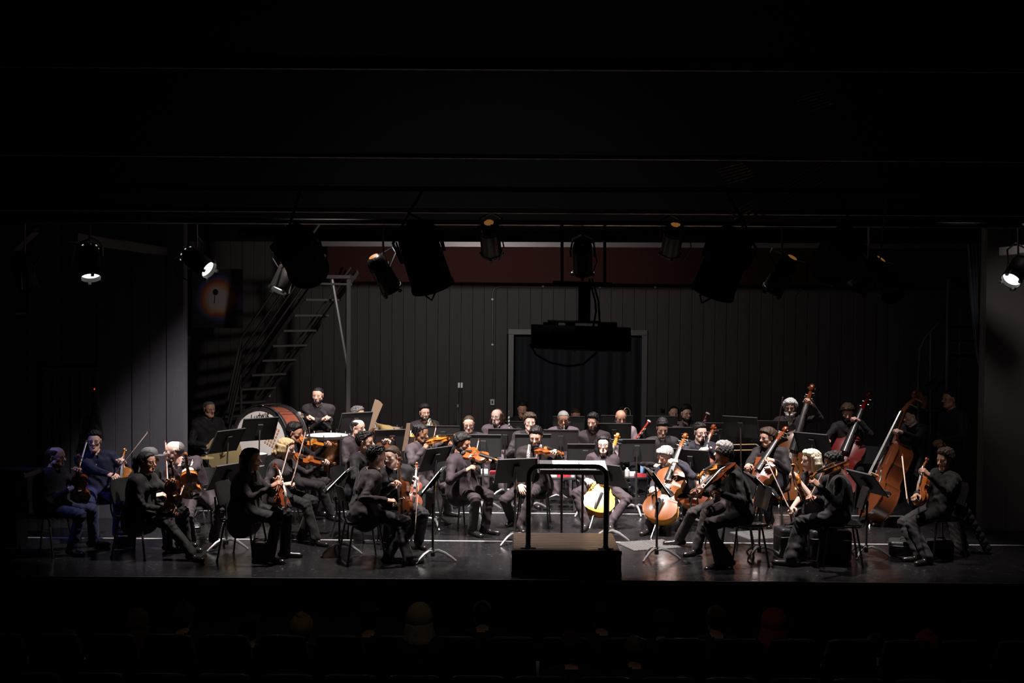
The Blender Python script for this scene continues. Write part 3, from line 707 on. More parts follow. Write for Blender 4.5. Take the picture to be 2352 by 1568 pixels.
def place_fiddle(kind, label, A, scroll_px, sign, nhint, top='orange', rib=None, scale=1.0, back=0.0):
    """A: world point of the tail end; the scroll is seen at scroll_px."""
    L = flen(kind) * scale; B_ = solve_depth(A, *scroll_px, L, sign); d = nrm(B_ - A)
    fiddle(kind, label, frame(A, d, nhint), top, rib, scale=scale)
    Bl = FDIM[kind][0] * scale; z = np.array(frame(A, d, nhint).to_3x3())[:, 2]
    return dict(A=A, d=d, z=z, neck=A + d * Bl * 1.27 + z * Bl * .09, neck_hi=A + d * Bl * 1.1 + z * Bl * .1, waist=A + d * Bl * .6 + z * Bl * .22, end=B_, L=L)
BOW = {}
def _bow(L, kind):
    D = {}; s = MB(); n = 12
    s.tube([(0, L * t, .012 + .010 * (2 * t - 1) ** 2 * (1 if kind else 1)) for t in np.linspace(0, 1, n)] , np.linspace(.0042, .0028, n), 6)
    s.tube([(0, L, .022), (0, L + .004, .010), (0, L - .008, -.004)], [.003, .0045, .003], 6); D['stick'] = s.mesh('bow_stick', [BOWW])
    h = MB(); h.box((0, L * .5 + .02, -.004), (.011, L - .06, .0016)); D['bow_hair'] = h.mesh('bow_hair', [BOWH], smooth=False)
    f = MB(); f.box((0, .05, .006), (.012, .05, .022)); f.tube([(0, -.012, .021), (0, .0, .021)], .005, 6); D['frog'] = f.mesh('frog', [EBONY])
    return D
def bow(label, A, tip_px, sign, hint=(0, -1, .3), L=.74, tip=None, sc=1.0):
    if L not in BOW: BOW[L] = _bow(L, 0)
    B_ = np.asarray(tip, float) if tip is not None else solve_depth(A, *tip_px, L, sign)
    d = nrm(B_ - A); t = thing('bow', label, 'bow', M=frame(A - d * .05, d, hint))
    for k, me in BOW[L].items(): part(k, me, t)
    return A
# ------------------------------------------------------------------ music stands
STAND = None
def _stand():
    D = {}
    m = MB(); m.box((0, 0, 0), (.50, .34, .006)); m.box((0, .167, -.008), (.50, .006, .016)); m.box((-.247, 0, -.008), (.006, .34, .016)); m.box((.247, 0, -.008), (.006, .34, .016))
    m.box((0, 0, -.02), (.07, .16, .03)); D['desk'] = m.mesh('stand_desk', [STANDM], smooth=False)
    l = MB(); l.box((0, -.17, .022), (.50, .006, .05)); l.box((0, -.148, .046), (.5, .05, .004)); D['ledge'] = l.mesh('stand_ledge', [STANDM], smooth=False)
    for i in range(3):
        a = math.radians(90 + 120 * i); c, s = math.cos(a), math.sin(a); b = MB()
        b.tube([(0, 0, .10), (.06 * c, .06 * s, .115), (.14 * c, .14 * s, .09), (.23 * c, .23 * s, .035), (.265 * c, .265 * s, .008)], [.02, .019, .016, .013, .011], 7); D['foot%d' % i] = b.mesh('stand_foot', [mat('stand_foot_paint', (.3, .285, .28), .35, .6)])
    u = MB(); u.tube([(0, 0, .09), (0, 0, .62)], .0135, 8); u.tube([(0, 0, .05), (0, 0, .13)], .024, 8); D['tube'] = u.mesh('stand_tube', [mat('stand_tube_paint', (.09, .087, .087), .3, .7)])
    k = MB(); k.tube([(0, 0, .60), (0, 0, .64)], .019, 8); D['collar'] = k.mesh('stand_collar', [BLACKM])
    return D
PAPER_ME = None
def stand(label, base, desk_z, yaw, tilt=65, paper=True, base_yaw=None, dark=False, group='music stands'):
    """base: floor point; yaw: direction the page side faces; tilt: desk angle from horizontal."""
    global STAND, PAPER_ME
    if STAND is None: STAND = _stand()
    t = thing('music_stand', label, 'music stand', (base[0], base[1], base[2]), group=group)
    a = math.radians(yaw) ; F = np.array([math.sin(a), -math.cos(a), 0]); ti = math.radians(tilt)
    upv = nrm(-F * math.cos(ti) + Z3 * math.sin(ti)); nz = nrm(F * math.sin(ti) + Z3 * math.cos(ti))
    c = np.array([0, 0, desk_z]); Md = frame(c, upv, nz)
    ds = part('desk', STAND['desk'], t, Md); part('ledge', STAND['ledge'], t, Md)
    by = math.radians(base_yaw if base_yaw is not None else random.uniform(0, 120))
    for i in range(3): part('foot', STAND['foot%d' % i], t, M4(rotz(by), (0, 0, 0)))
    part('tube', STAND['tube'], t); part('collar', STAND['collar'], t)
    m = MB(); e = c - nz * .03; m.tube([(0, 0, .6), tuple(e - Z3 * .02), tuple(e)], .0095, 8); part('inner_tube', m.mesh('stand_inner_tube', [CHROME]), t)
    if paper:
        if PAPER_ME is None:
            m = MB(); V = []; nu = 13
            for j in (0, 1):
                for i in range(nu): u = i / (nu - 1) * 2 - 1; V.append((u * .22, -.14 + .29 * j, .006 + .014 * abs(math.sin(u * math.pi)) * (1 - .4 * j)))
            m.add(V, [[i, i + 1, nu + i + 1, nu + i] for i in range(nu - 1)]); V2 = [(x, y, z - .0035) for x, y, z in V]; m.add(V2, [[i, nu + i, nu + i + 1, i + 1] for i in range(nu - 1)])
            PAPER_ME = m.mesh('sheet_music', [PAPER])
        o = ob('sheet_music', PAPER_ME); o.matrix_world = t.matrix_world @ Md
        tag(o, 'open white sheet music on the ' + label.split(' ', 1)[1] if False else 'open sheet music lying on ' + label, 'sheet music', 'open sheet music')
    return t
# ------------------------------------------------------------------ the place
def struct(name, me, M=None, parent=None):
    o = ob(name, me, parent, M); o['kind'] = 'structure'; return o
def boxo(name, c, size, m, R=None): b = MB(); b.box((0, 0, 0), size); return ob(name, b.mesh(name, [m], smooth=False), M=M4(np.eye(3) if R is None else R, c))
def floor_mat():
    m = mat('stage_floor_vinyl', (.017, .0165, .0175), .2, spec=.55); nt = m.node_tree; b = nt.nodes['Principled BSDF']
    tc = nt.nodes.new('ShaderNodeTexCoord'); mp = nt.nodes.new('ShaderNodeMapping'); nt.links.new(tc.outputs['Object'], mp.inputs[0])
    n1 = nt.nodes.new('ShaderNodeTexNoise'); n1.inputs['Scale'].default_value = 3.5; n1.inputs['Detail'].default_value = 8; n1.inputs['Roughness'].default_value = .7
    n2 = nt.nodes.new('ShaderNodeTexNoise'); n2.inputs['Scale'].default_value = 22; n2.inputs['Detail'].default_value = 6
    mp2 = nt.nodes.new('ShaderNodeMapping'); mp2.inputs['Scale'].default_value = (.35, 6, 1); nt.links.new(tc.outputs['Object'], mp2.inputs[0])
    n3 = nt.nodes.new('ShaderNodeTexNoise'); n3.inputs['Scale'].default_value = 4; n3.inputs['Detail'].default_value = 5
    for n_, q in ((n1, mp), (n2, mp), (n3, mp2)): nt.links.new(q.outputs[0], n_.inputs['Vector'])
    cr = nt.nodes.new('ShaderNodeValToRGB'); cr.color_ramp.elements[0].position = .3; cr.color_ramp.elements[0].color = (.1, .1, .1, 1); cr.color_ramp.elements[1].position = .75; cr.color_ramp.elements[1].color = (.36, .36, .36, 1)
    nt.links.new(n1.outputs[0], cr.inputs[0]); nt.links.new(cr.outputs[0], b.inputs['Roughness'])
    cs = nt.nodes.new('ShaderNodeValToRGB'); cs.color_ramp.elements[0].position = .62; cs.color_ramp.elements[0].color = (.0105, .010, .0108, 1); cs.color_ramp.elements[1].position = .8; cs.color_ramp.elements[1].color = (.1, .096, .096, 1)
    nt.links.new(n2.outputs[0], cs.inputs[0]); nt.links.new(cs.outputs[0], b.inputs['Base Color'])
    bp = nt.nodes.new('ShaderNodeBump'); bp.inputs['Strength'].default_value = .12; bp.inputs['Distance'].default_value = .01
    nt.links.new(n3.outputs[0], bp.inputs['Height']); nt.links.new(bp.outputs[0], b.inputs['Normal']); return m
FLOORM = floor_mat()
WALLM = mat('wall_board_paint', (.042, .034, .0345), .62, bump=.25, bscale=30, var=.22, vscale=3, stretch=(6, 6, .5), spec=.3)
WALLB = mat('wing_board_paint', (.075, .072, .086), .55, bump=.15, bscale=30, var=.12, vscale=3, stretch=(6, 6, .5), spec=.35)
BLK = mat('black_flat', (.006, .006, .0065), .9, spec=.1)
FRONT = P(1176, 1330, 1)
DF = G(1176, 1330)[1]; DB = 20.4
b = MB(); b.box((0, (DF + 24) / 2, -.4), (26, 24 - DF, .8)); stage = struct('floor_stage', b.mesh('floor_stage', [FLOORM], smooth=False))
b = MB(); b.box((0, 5, -.85), (26, 16, .1)); struct('floor_auditorium', b.mesh('floor_auditorium', [mat('hall_carpet', (.008, .007, .007), .95)], smooth=False))
boxo('trim_1', (0, DF - .006, -.012), (24, .012, .022), mat('stage_nosing', (.12, .11, .105), .4, .4))['kind'] = 'structure'
TAPE = mat('white_tape', (.42, .40, .39), .45, var=.3, vscale=14)
for i, (yy) in enumerate((1178, 1243)):
    dd = G(1176, yy)[1]; boxo('trim_%d' % (i + 2), (0, dd, .0015), (14, .035 if i else .03, .003), TAPE)['kind'] = 'structure'
for (px, py) in ((1490, 1252), (1750, 1228)):
    g = G(px, py); m = MB(); m.box((0, 0, .004), (.62, .5, .008)); nb = mat('ribbed_mat', (.085, .08, .078), .5, bump=.0, var=.4, vscale=60)
    for k in range(16): m.box((-.29 + k * .0387, 0, .0095), (.012, .49, .004))
    tag(ob('anti_slip_mat', m.mesh('anti_slip_mat', [nb], smooth=False), M=M4(rotz(.35), (g[0], g[1], 0))), 'small ribbed grey mat on the stage floor ' + ('in front of the grey-bearded cellist' if px < 1600 else 'under the cellist with tousled hair'), 'mat')
# back wall made of boards, around a doorway
XD0, XD1 = P(1173, 900, DB)[0], P(1479, 900, DB)[0]; ZD = P(1320, 768, DB)[2]
wb = MB(); wb.box((0, DB + .45, 3.7), (22, .1, 9.1)); struct('wall_back_core', wb.mesh('wall_back', [BLK], smooth=False))
wall = bpy.data.objects.new('wall_back', None); COL.objects.link(wall); wall['kind'] = 'structure'; wall.location = (0, DB, 0)
def board_mesh(w_, h_, m_): b = MB(); b.box((0, 0, h_ / 2), (w_, .03, h_)); return b.mesh('board', [m_], smooth=False)
BW = .2; full = board_mesh(BW - .007, 3.9, WALLM); shortb = board_mesh(BW - .007, 3.9 - ZD, WALLM)
x = P(424, 900, DB)[0] - .2
while x < P(2245, 900, DB)[0]:
    inside = XD0 - .02 < x + BW / 2 < XD1 + .02
    part('board', shortb if inside else full, wall, Matrix.Translation((x + BW / 2, RNG.uniform(-.004, .004), ZD if inside else 0))); x += BW
bk = MB(); bk.box((XD0 - 3.7, DB + .03, 1.95), (7.4, .02, 3.9)); bk.box((XD1 + 3.5, DB + .03, 1.95), (7.0, .02, 3.9)); bk.box(((XD0 + XD1) / 2, DB + .03, (ZD + 3.9) / 2), (XD1 - XD0, .02, 3.9 - ZD))
bk.box((0, DB + .02, 5.4), (22, .05, 3.0)); struct('wall_back_sheathing', bk.mesh('wall_back_sheathing', [BLK], smooth=False))
TRIMM = mat('door_trim_paint', (.085, .075, .075), .5)
dt = MB(); dt.box((XD0, DB - .02, ZD / 2), (.09, .05, ZD)); dt.box((XD1, DB - .02, ZD / 2), (.09, .05, ZD)); dt.box(((XD0 + XD1) / 2, DB - .02, ZD + .04), (XD1 - XD0 + .09, .05, .09)); struct('trim_4', dt.mesh('trim_4', [TRIMM], smooth=False))
# wavy drapes
def drape(w_, h_, folds, amp, m_, name, nx=90, gather=None):
    V = []; nz = 10
    for j in range(nz):
        t = j / (nz - 1)
        for i in range(nx):
            u = i / (nx - 1); xx = (u - .5) * w_
            if gather: xx = gather(u, t) 
            V.append((xx, amp * math.sin(u * folds * 2 * math.pi + .6 * math.sin(3 * u)) * (1 - .25 * t), t * h_))
    F = [[j * nx + i, j * nx + i + 1, (j + 1) * nx + i + 1, (j + 1) * nx + i] for j in range(nz - 1) for i in range(nx - 1)]
    m = MB(); m.add(V, F); V2 = [(a, b_ + .006, c) for a, b_, c in V]; m.add(V2, [f[::-1] for f in F]); return m.mesh(name, [m_])
NAVYC = mat('navy_velvet', (.002, .0023, .006), .85, sheen=.2)
tag(ob('doorway_curtain', drape(XD1 - XD0 + .3, ZD + .05, 11, .035, NAVYC, 'doorway_curtain'), M=Matrix.Translation(((XD0 + XD1) / 2, DB + .2, .02))), 'dark navy curtain filling the wide rear doorway', 'curtain')
# reddish border hung above the back wall and the steel channel over it
DV = 18.6; vx0, vx1 = P(752, 600, DV)[0], P(1905, 600, DV)[0]; vz0, vz1 = P(1300, 650, DV)[2], P(1300, 566, DV)[2]
tag(ob('border_drape', drape(vx1 - vx0, vz1 - vz0, 5.5, .03, mat('oxblood_cloth', (.02, .0058, .005), .9, spec=.1), 'border_drape'), M=Matrix.Translation(((vx0 + vx1) / 2, DV, vz0))), 'brown-red cloth border hanging above the rear wall', 'curtain')
STEELP = mat('grey_steel_paint', (.12, .11, .108), .45, .3)
def channel(name, a, b_, w_, h_, label, holes=True):
    a, b_ = np.array(a), np.array(b_); L = np.linalg.norm(b_ - a); M = frame(a, b_ - a, (0, 0, 1)); t = thing(name, label, 'steel channel', M=M)
    m = MB(); m.box((0, L / 2, h_ / 2), (w_, L, .006)); m.box((0, L / 2, -h_ / 2), (w_, L, .006)); m.box((w_ / 2, L / 2, 0), (.005, L, h_)); part('profile', m.mesh(name, [STEELP], smooth=False), t)
    if holes:
        hm = MB()
        for i in range(int(L / .045)): hm.box((-w_ / 2, .02 + i * .045, 0), (.006, .022, h_ * .3))
        part('rungs', hm.mesh('channel_rungs', [STEELP], smooth=False), t, kind='stuff')
    return t
channel('cable_channel', P(730, 560, 18.3), P(2352, 566, 18.3), .14, .07, 'long perforated steel channel above the brown-red border')
channel('cable_channel', P(165, 545, 13.6), P(372, 577, 15.4), .16, .09, 'slanting perforated channel above the lit wing wall')
channel('cable_channel', P(38, 570, 14), P(82, 528, 13), .08, .05, 'short slanting steel bracket at the far upper corner', False)
channel('cable_channel', P(2308, 578, 13.4), P(2375, 572, 13.0), .16, .09, 'short perforated channel beside the white-lit lamp by the pillar')
# left wing wall of boards
DL = 15.4
def wing(name, xa, xb, d, m_, z0=0., z1=3.9, bw=.23):
    w0 = bpy.data.objects.new(name, None); COL.objects.link(w0); w0['kind'] = 'structure'; w0.location = (0, d, 0)
    n = max(1, round((xb - xa) / bw)); bw = (xb - xa) / n; me = board_mesh(bw - .006, z1 - z0, m_)
    for i in range(n): part('board', me, w0, Matrix.Translation((xa + bw * (i + .5), (i % 2) * .012, z0)))
    c = MB(); c.box(((xa + xb) / 2, .10, (z0 + z1) / 2), (xb - xa - .004, .14, z1 - z0)); part('core', c.mesh('wing_core', [m_], smooth=False), w0); return w0
xl = P(423, 900, DL)[0]; wing('wall_left', xl - 3.4, xl, DL, WALLB)
DR = 15.0; xr = P(2257, 1000, DR)[0]; wing('wall_right', xr, xr + .62, DR, mat('pillar_paint', (.11, .092, .09), .55, bump=.1, bscale=40), bw=.31); wing('wall_right_return', xr + .64, xr + 2.4, DR + .1, mat('pillar_paint', (.11, .092, .09), .55))
# door in the left wing wall
dx0, dx1 = P(100, 950, DL - .03)[0], P(226, 950, DL - .03)[0]; dz = P(160, 848, DL - .03)[2]
door = bpy.data.objects.new('door_1', None); COL.objects.link(door); door['kind'] = 'structure'; door.location = (dx0, DL - .035, 0)
m = MB(); m.box(((dx1 - dx0) / 2, 0, dz / 2), (dx1 - dx0 - .1, .02, dz - .06)); part('leaf', m.mesh('door_leaf', [WALLB], smooth=False), door)
m = MB(); m.box((.02, -.01, dz / 2), (.05, .04, dz)); m.box((dx1 - dx0 - .02, -.01, dz / 2), (.05, .04, dz)); m.box(((dx1 - dx0) / 2, -.01, dz), (dx1 - dx0, .04, .05)); part('door_frame', m.mesh('door_frame', [WALLB], smooth=False), door)
for i in range(4):
    m = MB(); m.box((.14 + i * .12, -.014, dz / 2), (.03, .012, dz - .12)); part('batten', m.mesh('door_batten', [WALLB], smooth=False), door)
m = MB(); m.tube([(dx1 - dx0 - .1, -.02, 1.0), (dx1 - dx0 - .1, -.06, 1.0), (dx1 - dx0 - .2, -.06, 1.0)], .01, 6); part('door_handle', m.mesh('door_handle', [CHROME]), door)
g = P(218, 893, DL - .1); m = MB(); m.box((0, 0, 0), (.03, .03, .05)); o = ob('door_lamp', m.mesh('door_lamp', [BLACKP], smooth=False), M=Matrix.Translation(g)); tag(o, 'tiny red indicator lamp beside the door in the wing wall', 'indicator lamp')
m = MB(); m.box((0, -.017, 0), (.012, .006, .02)); part('led', m.mesh('led', [mat('red_led', (.3, 0, 0), .4, emit=(1, .04, .02), estr=1.2)], smooth=False), o)
# dark hanging coat by the door
m = MB(); m.lathe([(.015, .5), (.03, .48), (.06, .35), (.09, .15), (.11, 0)], 14, M=(np.diag([1, .45, 1]), (0, 0, 0)))
g = P(220, 1010, DL - .14); tag(ob('hanging_coat', m.mesh('hanging_coat', [cloth('coat_green', (.012, .016, .016))]), M=Matrix.Translation(g)), 'dark coat hanging on the wing wall behind the blue-lit violinist', 'coat')
# shelf and dark box at far left edge
o = boxo('wall_shelf', P(10, 720, 14.6), (.42, .3, .03), WALLB); tag(o, 'dark shelf board at the far edge above the wing wall', 'shelf')
o = thing('keyboard_lid', 'dark instrument lid edge at the far side of the stage', 'piano', P(20, 1085, 12.7)); m = MB(); m.box((0, 0, 0), (.55, .5, .05)); part('lid', m.mesh('lid', [BLACKM], smooth=False), o)
m = MB(); m.box((-.05, .1, -.42), (.3, .3, .78)); part('case', m.mesh('case', [BLACKM], smooth=False), o); m = MB(); m.tube([(.2, -.24, .03), (.27, -.24, .03)], .008, 6); part('hinge', m.mesh('hinge', [CHROME]), o)
# painting on the rear wall
def planet_mat():
    m = mat('painted_canvas', (.01, .01, .01), .6); nt = m.node_tree; b = nt.nodes['Principled BSDF']; tc = nt.nodes.new('ShaderNodeTexCoord')
    nz = nt.nodes.new('ShaderNodeTexNoise'); nz.inputs['Scale'].default_value = 3.5; nz.inputs['Detail'].default_value = 7
    mx = nt.nodes.new('ShaderNodeMixRGB'); mx.inputs[0].default_value = .12; nt.links.new(tc.outputs['Object'], mx.inputs[1]); nt.links.new(tc.outputs['Object'], nz.inputs['Vector']); nt.links.new(nz.outputs['Color'], mx.inputs[2])
    ln = nt.nodes.new('ShaderNodeVectorMath'); ln.operation = 'DISTANCE'; ln.inputs[1].default_value = (.08, .05, .06); nt.links.new(mx.outputs[0], ln.inputs[0])
    cr = nt.nodes.new('ShaderNodeValToRGB'); e = cr.color_ramp.elements; e[0].position = 0; e[0].color = (.3, .25, .235, 1); e[1].position = 1; e[1].color = (.004, .004, .005, 1)
    for p_, c in ((.14, (.29, .23, .21, 1)), (.20, (.3, .12, .045, 1)), (.255, (.17, .035, .016, 1)), (.30, (.03, .035, .1, 1)), (.35, (.008, .01, .03, 1)), (.40, (.004, .004, .005, 1))):
        q = e.new(p_); q.color = c
    nt.links.new(ln.outputs['Value'], cr.inputs[0]); nt.links.new(cr.outputs[0], b.inputs['Base Color']); return m
g = P(500, 685, 19.6); t = thing('painting', 'unframed dark painting of a glowing orange and white disc', 'painting', g)
m = MB(); m.box((0, 0, 0), (.84, .03, .98)); part('canvas', m.mesh('canvas', [planet_mat()], smooth=False), t)
m = MB(); m.lathe([(.0, .0), (.03, .01), (.05, .05), (.035, .09), (0, .11)], 9, M=(np.diag([1, .12, 1]), (-.03, -.02, .05))); m.tube([(-.035, -.02, .06), (-.045, -.02, -.08)], .008, 5); part('painted_tree', m.mesh('painted_tree', [EBONY]), t)
# conduit with clips and switch boxes on the rear wall
CONM = mat('conduit_paint', (.03, .028, .028), .5); m = MB(); zc = P(1132, 658, DB)[2]; xc = P(1131, 800, DB)[0]
m.tube([(xc, DB - .04, P(1131, 925, DB)[2]), (xc, DB - .04, zc - .1), (xc + .03, DB - .04, zc - .03), (xc + .1, DB - .04, zc), (P(2180, 660, DB)[0], DB - .04, zc)], .016, 7)
t = thing('conduit_pipe', 'thin cable conduit running up and along the rear wall', 'conduit'); part('pipe', m.mesh('conduit', [CONM]), t)
for (px, py) in ((1131, 687), (1131, 791), (1247, 657), (1378, 659), (1505, 659), (1910, 657)):
    m = MB(); m.box(P(px, py, DB - .06), (.035, .03, .03)); part('clip', m.mesh('clip', [mat('clip_white', (.5, .48, .46), .5)], smooth=False), t)
def wallbox(px, py, w_, h_, label, m_=None):
    g = P(px, py, DB - .04); t = thing('switch_box', label, 'switch box', g); m = MB(); m.box((0, 0, 0), (w_, .05, h_)); part('box', m.mesh('switch_box', [m_ or mat('switch_white', (.55, .52, .5), .5)], smooth=False), t); m = MB(); m.box((.0, -.03, 0), (w_ * .35, .02, h_ * .5)); part('switch', m.mesh('switch', [BLACKP], smooth=False), t)
wallbox(1131, 923, .07, .1, 'white switch box at the foot of the wall conduit'); wallbox(617, 907, .06, .06, 'small grey socket plate low on the wall by the stairs')
wallbox(1520, 942, .05, .06, 'dark socket plate behind the trumpet player', BLACKP)
# thin black stand pole with twin clip near the rear wall
t = thing('pole_stand', 'tall thin black pole stand with twin silver clips by the rear wall', 'stand', G(1056, 1108)); zt_ = P(1058, 884, t.location[1])[2]
m = MB(); m.tube([(0, 0, .02), (0, 0, zt_)], .03, 8); part('pole', m.mesh('pole', [BLACKM]), t); m = MB(); m.lathe([(.2, 0), (.2, .02), (.04, .04)], 14); part('base', m.mesh('pole_base', [BLACKM]), t)
for s in (-1, 1): m = MB(); m.box((s * .022, -.03, zt_), (.03, .03, .08)); part('clip', m.mesh('twin_clip', [mat('switch_white', (.5, .5, .5), .5)], smooth=False), t)
t = thing('microphone_stand', 'slim black microphone stand rising behind the moustached wind player', 'microphone stand', G(1051, 1112)); zt_ = P(1051, 935, t.location[1])[2]
m = MB(); m.tube([(0, 0, 0), (0, 0, zt_)], .011, 6); part('pole', m.mesh('mic_pole', [BLACKM]), t); m = MB(); m.tube([(0, 0, zt_), (0, 0, zt_ + .05)], .022, 8); part('microphone', m.mesh('microphone', [CHROME]), t)
m = MB(); m.lathe([(.13, 0), (.13, .015), (.02, .03)], 14); part('base', m.mesh('mic_base', [BLACKM]), t)
# ------------------------------------------------------------------ steel stairs at the back
RAILM = mat('stair_grey_paint', (.1, .09, .088), .4, .3)
T0 = P(720, 651, 17.9); SV = np.array([-.207, .19, -.2455]); WV = np.array([.46, .48, 0]); st = thing('steel_staircase', 'steep grey steel staircase with tube handrails climbing the rear corner', 'staircase', (T0 + SV * 12.8)[:2].tolist() + [0])
o3 = np.array(st.location)
tm = MB(); RT = np.stack([nrm(WV), nrm(np.cross(Z3, WV)), Z3], 1)
tm.box((0, 0, 0), (np.linalg.norm(WV), .2, .03), RT); tme = tm.mesh('stair_tread', [RAILM], smooth=False)
for i in range(12): part('tread', tme, st, Matrix.Translation(Vector(T0 + SV * i + WV / 2 - o3)))
def tubep(name, pts, r=.021, parent=st, m_=RAILM, off=o3): m = MB(); m.tube([np.array(p) - off for p in pts], r, 7); return part(name, m.mesh(name, [m_]), parent)
top_, bot_ = T0 - SV * .8, T0 + SV * 12.6
for s_, w_ in (('a', np.zeros(3)), ('b', WV)):
    m = MB(); a, b_ = top_ + w_ - o3, bot_ + w_ - o3; m.tube([a, b_], .05, 4, flat=.35); part('stringer', m.mesh('stringer', [RAILM]), st)
NP = P(514, 890, 18.9)
for h_ in (.18, .36, .55, .78):
    a = T0 - SV * (.5 if h_ > .2 else 1) + Z3 * h_; b_ = T0 + SV * 6.75 + Z3 * h_; tubep('handrail', [a, b_]); tubep('handrail', [b_, b_ + np.array([-.24, .1, -.95 - .1 * h_])])
for h_ in (.2, .42): tubep('handrail', [T0 - SV * .2 + WV + Z3 * h_ * .5, T0 + SV * 8.5 + WV + Z3 * h_ * .5], .016)
q = T0 + SV * 6.75; tubep('newel_post', [np.array([q[0], q[1], 0]), q + Z3 * .8], .022)
pt = P(800, 640, 18.3); tubep('support_post', [np.array([pt[0], pt[1], 0]), pt], .042); tubep('brace', [P(762, 640, 18.2), P(798, 848, 18.3)], .03)
m = MB(); m.box(np.array([pt[0] + .0, pt[1], pt[2]]) - o3 + np.array([-.12, -.1, .02]), (.42, .7, .05)); part('landing', m.mesh('landing', [RAILM], smooth=False), st)
# curved stair frame at the right rear
t = thing('spiral_staircase', 'thin dark steel spiral stair frame in the rear corner beyond the basses', 'staircase', G(2178, 1180)); o4 = np.array(t.location); dS = 16.8
def tp2(name, pix, r=.016): tubep(name, [P(a, b_, dS + c) for a, b_, c in pix], r, t, RAILM, o4)
tp2('centre_pole', [(2175, 1150, 0), (2178, 700, 0), (2181, 640, 0)], .035)
tp2('curved_rail', [(2108, 1060, 0), (2109, 890, 0), (2111, 805, 0), (2122, 778, .05), (2138, 760, .1), (2155, 742, .15), (2176, 722, .2)])
tp2('baluster', [(2137, 1100, .1), (2137, 875, .1), (2137, 760, .1)], .012); tp2('outer_post', [(2206, 1150, .3), (2204, 820, .3), (2208, 700, .3)], .012)
for a in (750, 782, 816): tp2('rung', [(2180, a, 0), (2236, a + 1, .3)], .014)
tp2('stringer', [(2128, 887, 0), (2160, 856, .1), (2202, 820, .2)]); tp2('stringer', [(2140, 902, .3), (2170, 872, .4), (2206, 846, .5)], .012)
for i in range(5):
    m = MB(); c = P(2150 + 3 * i, 879 + 62 * i, dS + .2) - o4; m.box(c, (.3, .26, .02)); part('tread', m.mesh('spiral_tread', [RAILM], smooth=False), t)
# tied curtain at the right pillar
DC = 15.3; ca, cb_ = P(2218, 568, DC)[0], P(2262, 568, DC)[0]; zb_, zt2 = P(2256, 840, DC)[2], P(2240, 560, DC)[2]
tag(ob('side_curtain', drape(1, zt2 - zb_, 5, .03, mat('blue_grey_velvet', (.06, .07, .1), .8, sheen=.2), 'side_curtain', 60, gather=lambda u, tt: (cb_ - .03 * (1 - tt)) * u + (cb_ - .04 - (cb_ - .04 - ca) * tt ** .75) * (1 - u)), M=Matrix.Translation((0, DC, zb_))), 'blue-grey side curtain gathered against the bare pillar', 'curtain')
# ------------------------------------------------------------------ pipes and dim beams above
def pipe(a, b_, r, label, m_=DKSTEEL): m = MB(); m.tube([a, b_], r, 8); return tag(ob('rigging_pipe', m.mesh('rigging_pipe', [m_]), M=Matrix.Identity(4)), label, 'pipe')
def pw(y0, y1, d): a, b_ = P(0, y0, d), P(2352, y1, d); k = (b_ - a) / (b_[0] - a[0]); return a + k * (-9.15 - a[0]), a + k * (9.15 - a[0])
pipe(*pw(505, 518, 12.5), .03, 'front rigging pipe carrying the row of hanging lamps')
pipe(*pw(430, 440, 10.7), .025, 'foremost black rigging pipe carrying the large floods', BLK)
pipe(*pw(478, 492, 11.6), .025, 'second rigging pipe just above the hanging lamps', mat('rust_pipe', (.12, .06, .05), .5))
pipe(*pw(352, 368, 11.4), .025, 'dim rigging pipe high in the dark loft', mat('rust_pipe', (.12, .06, .05), .5))
pipe(*pw(150, 162, 11), .025, 'topmost faint rigging pipe near the ceiling', mat('rust_pipe', (.12, .06, .05), .5))
for (x0, y0, x1, y1, tx) in ((1690, 505, 1925, 372, 'long slatted catwalk panel sloping through the dark loft'), (1655, 405, 1720, 388, 'small slatted loft panel near the long catwalk'), (1840, 240, 1900, 222, 'highest faint slatted panel under the ceiling')):
    a, b_ = P(x0, y0, 11.2), P(x1, y1, 12.2); t = thing('catwalk_panel', tx, 'grating', M=frame(a, b_ - a, (0, -1, .2))); L = np.linalg.norm(b_ - a)
    for i in range(6): m = MB(); m.box(((i - 2.5) * .035, L / 2, 0), (.012, L, .012)); part('slat', m.mesh('grating_slat', [mat('rust_slat', (.3, .2, .17), .6)], smooth=False), t)
b = MB(); b.box((0, 12, 8.2), (26, 26, .1)); struct('ceiling', b.mesh('ceiling', [BLK], smooth=False))
b = MB(); b.box((-9.2, 12, 3.7), (.1, 26, 9.2)); struct('wall_auditorium_left', b.mesh('wall_al', [BLK], smooth=False))
b = MB(); b.box((9.2, 12, 3.7), (.1, 26, 9.2)); struct('wall_auditorium_right', b.mesh('wall_ar', [BLK], smooth=False))
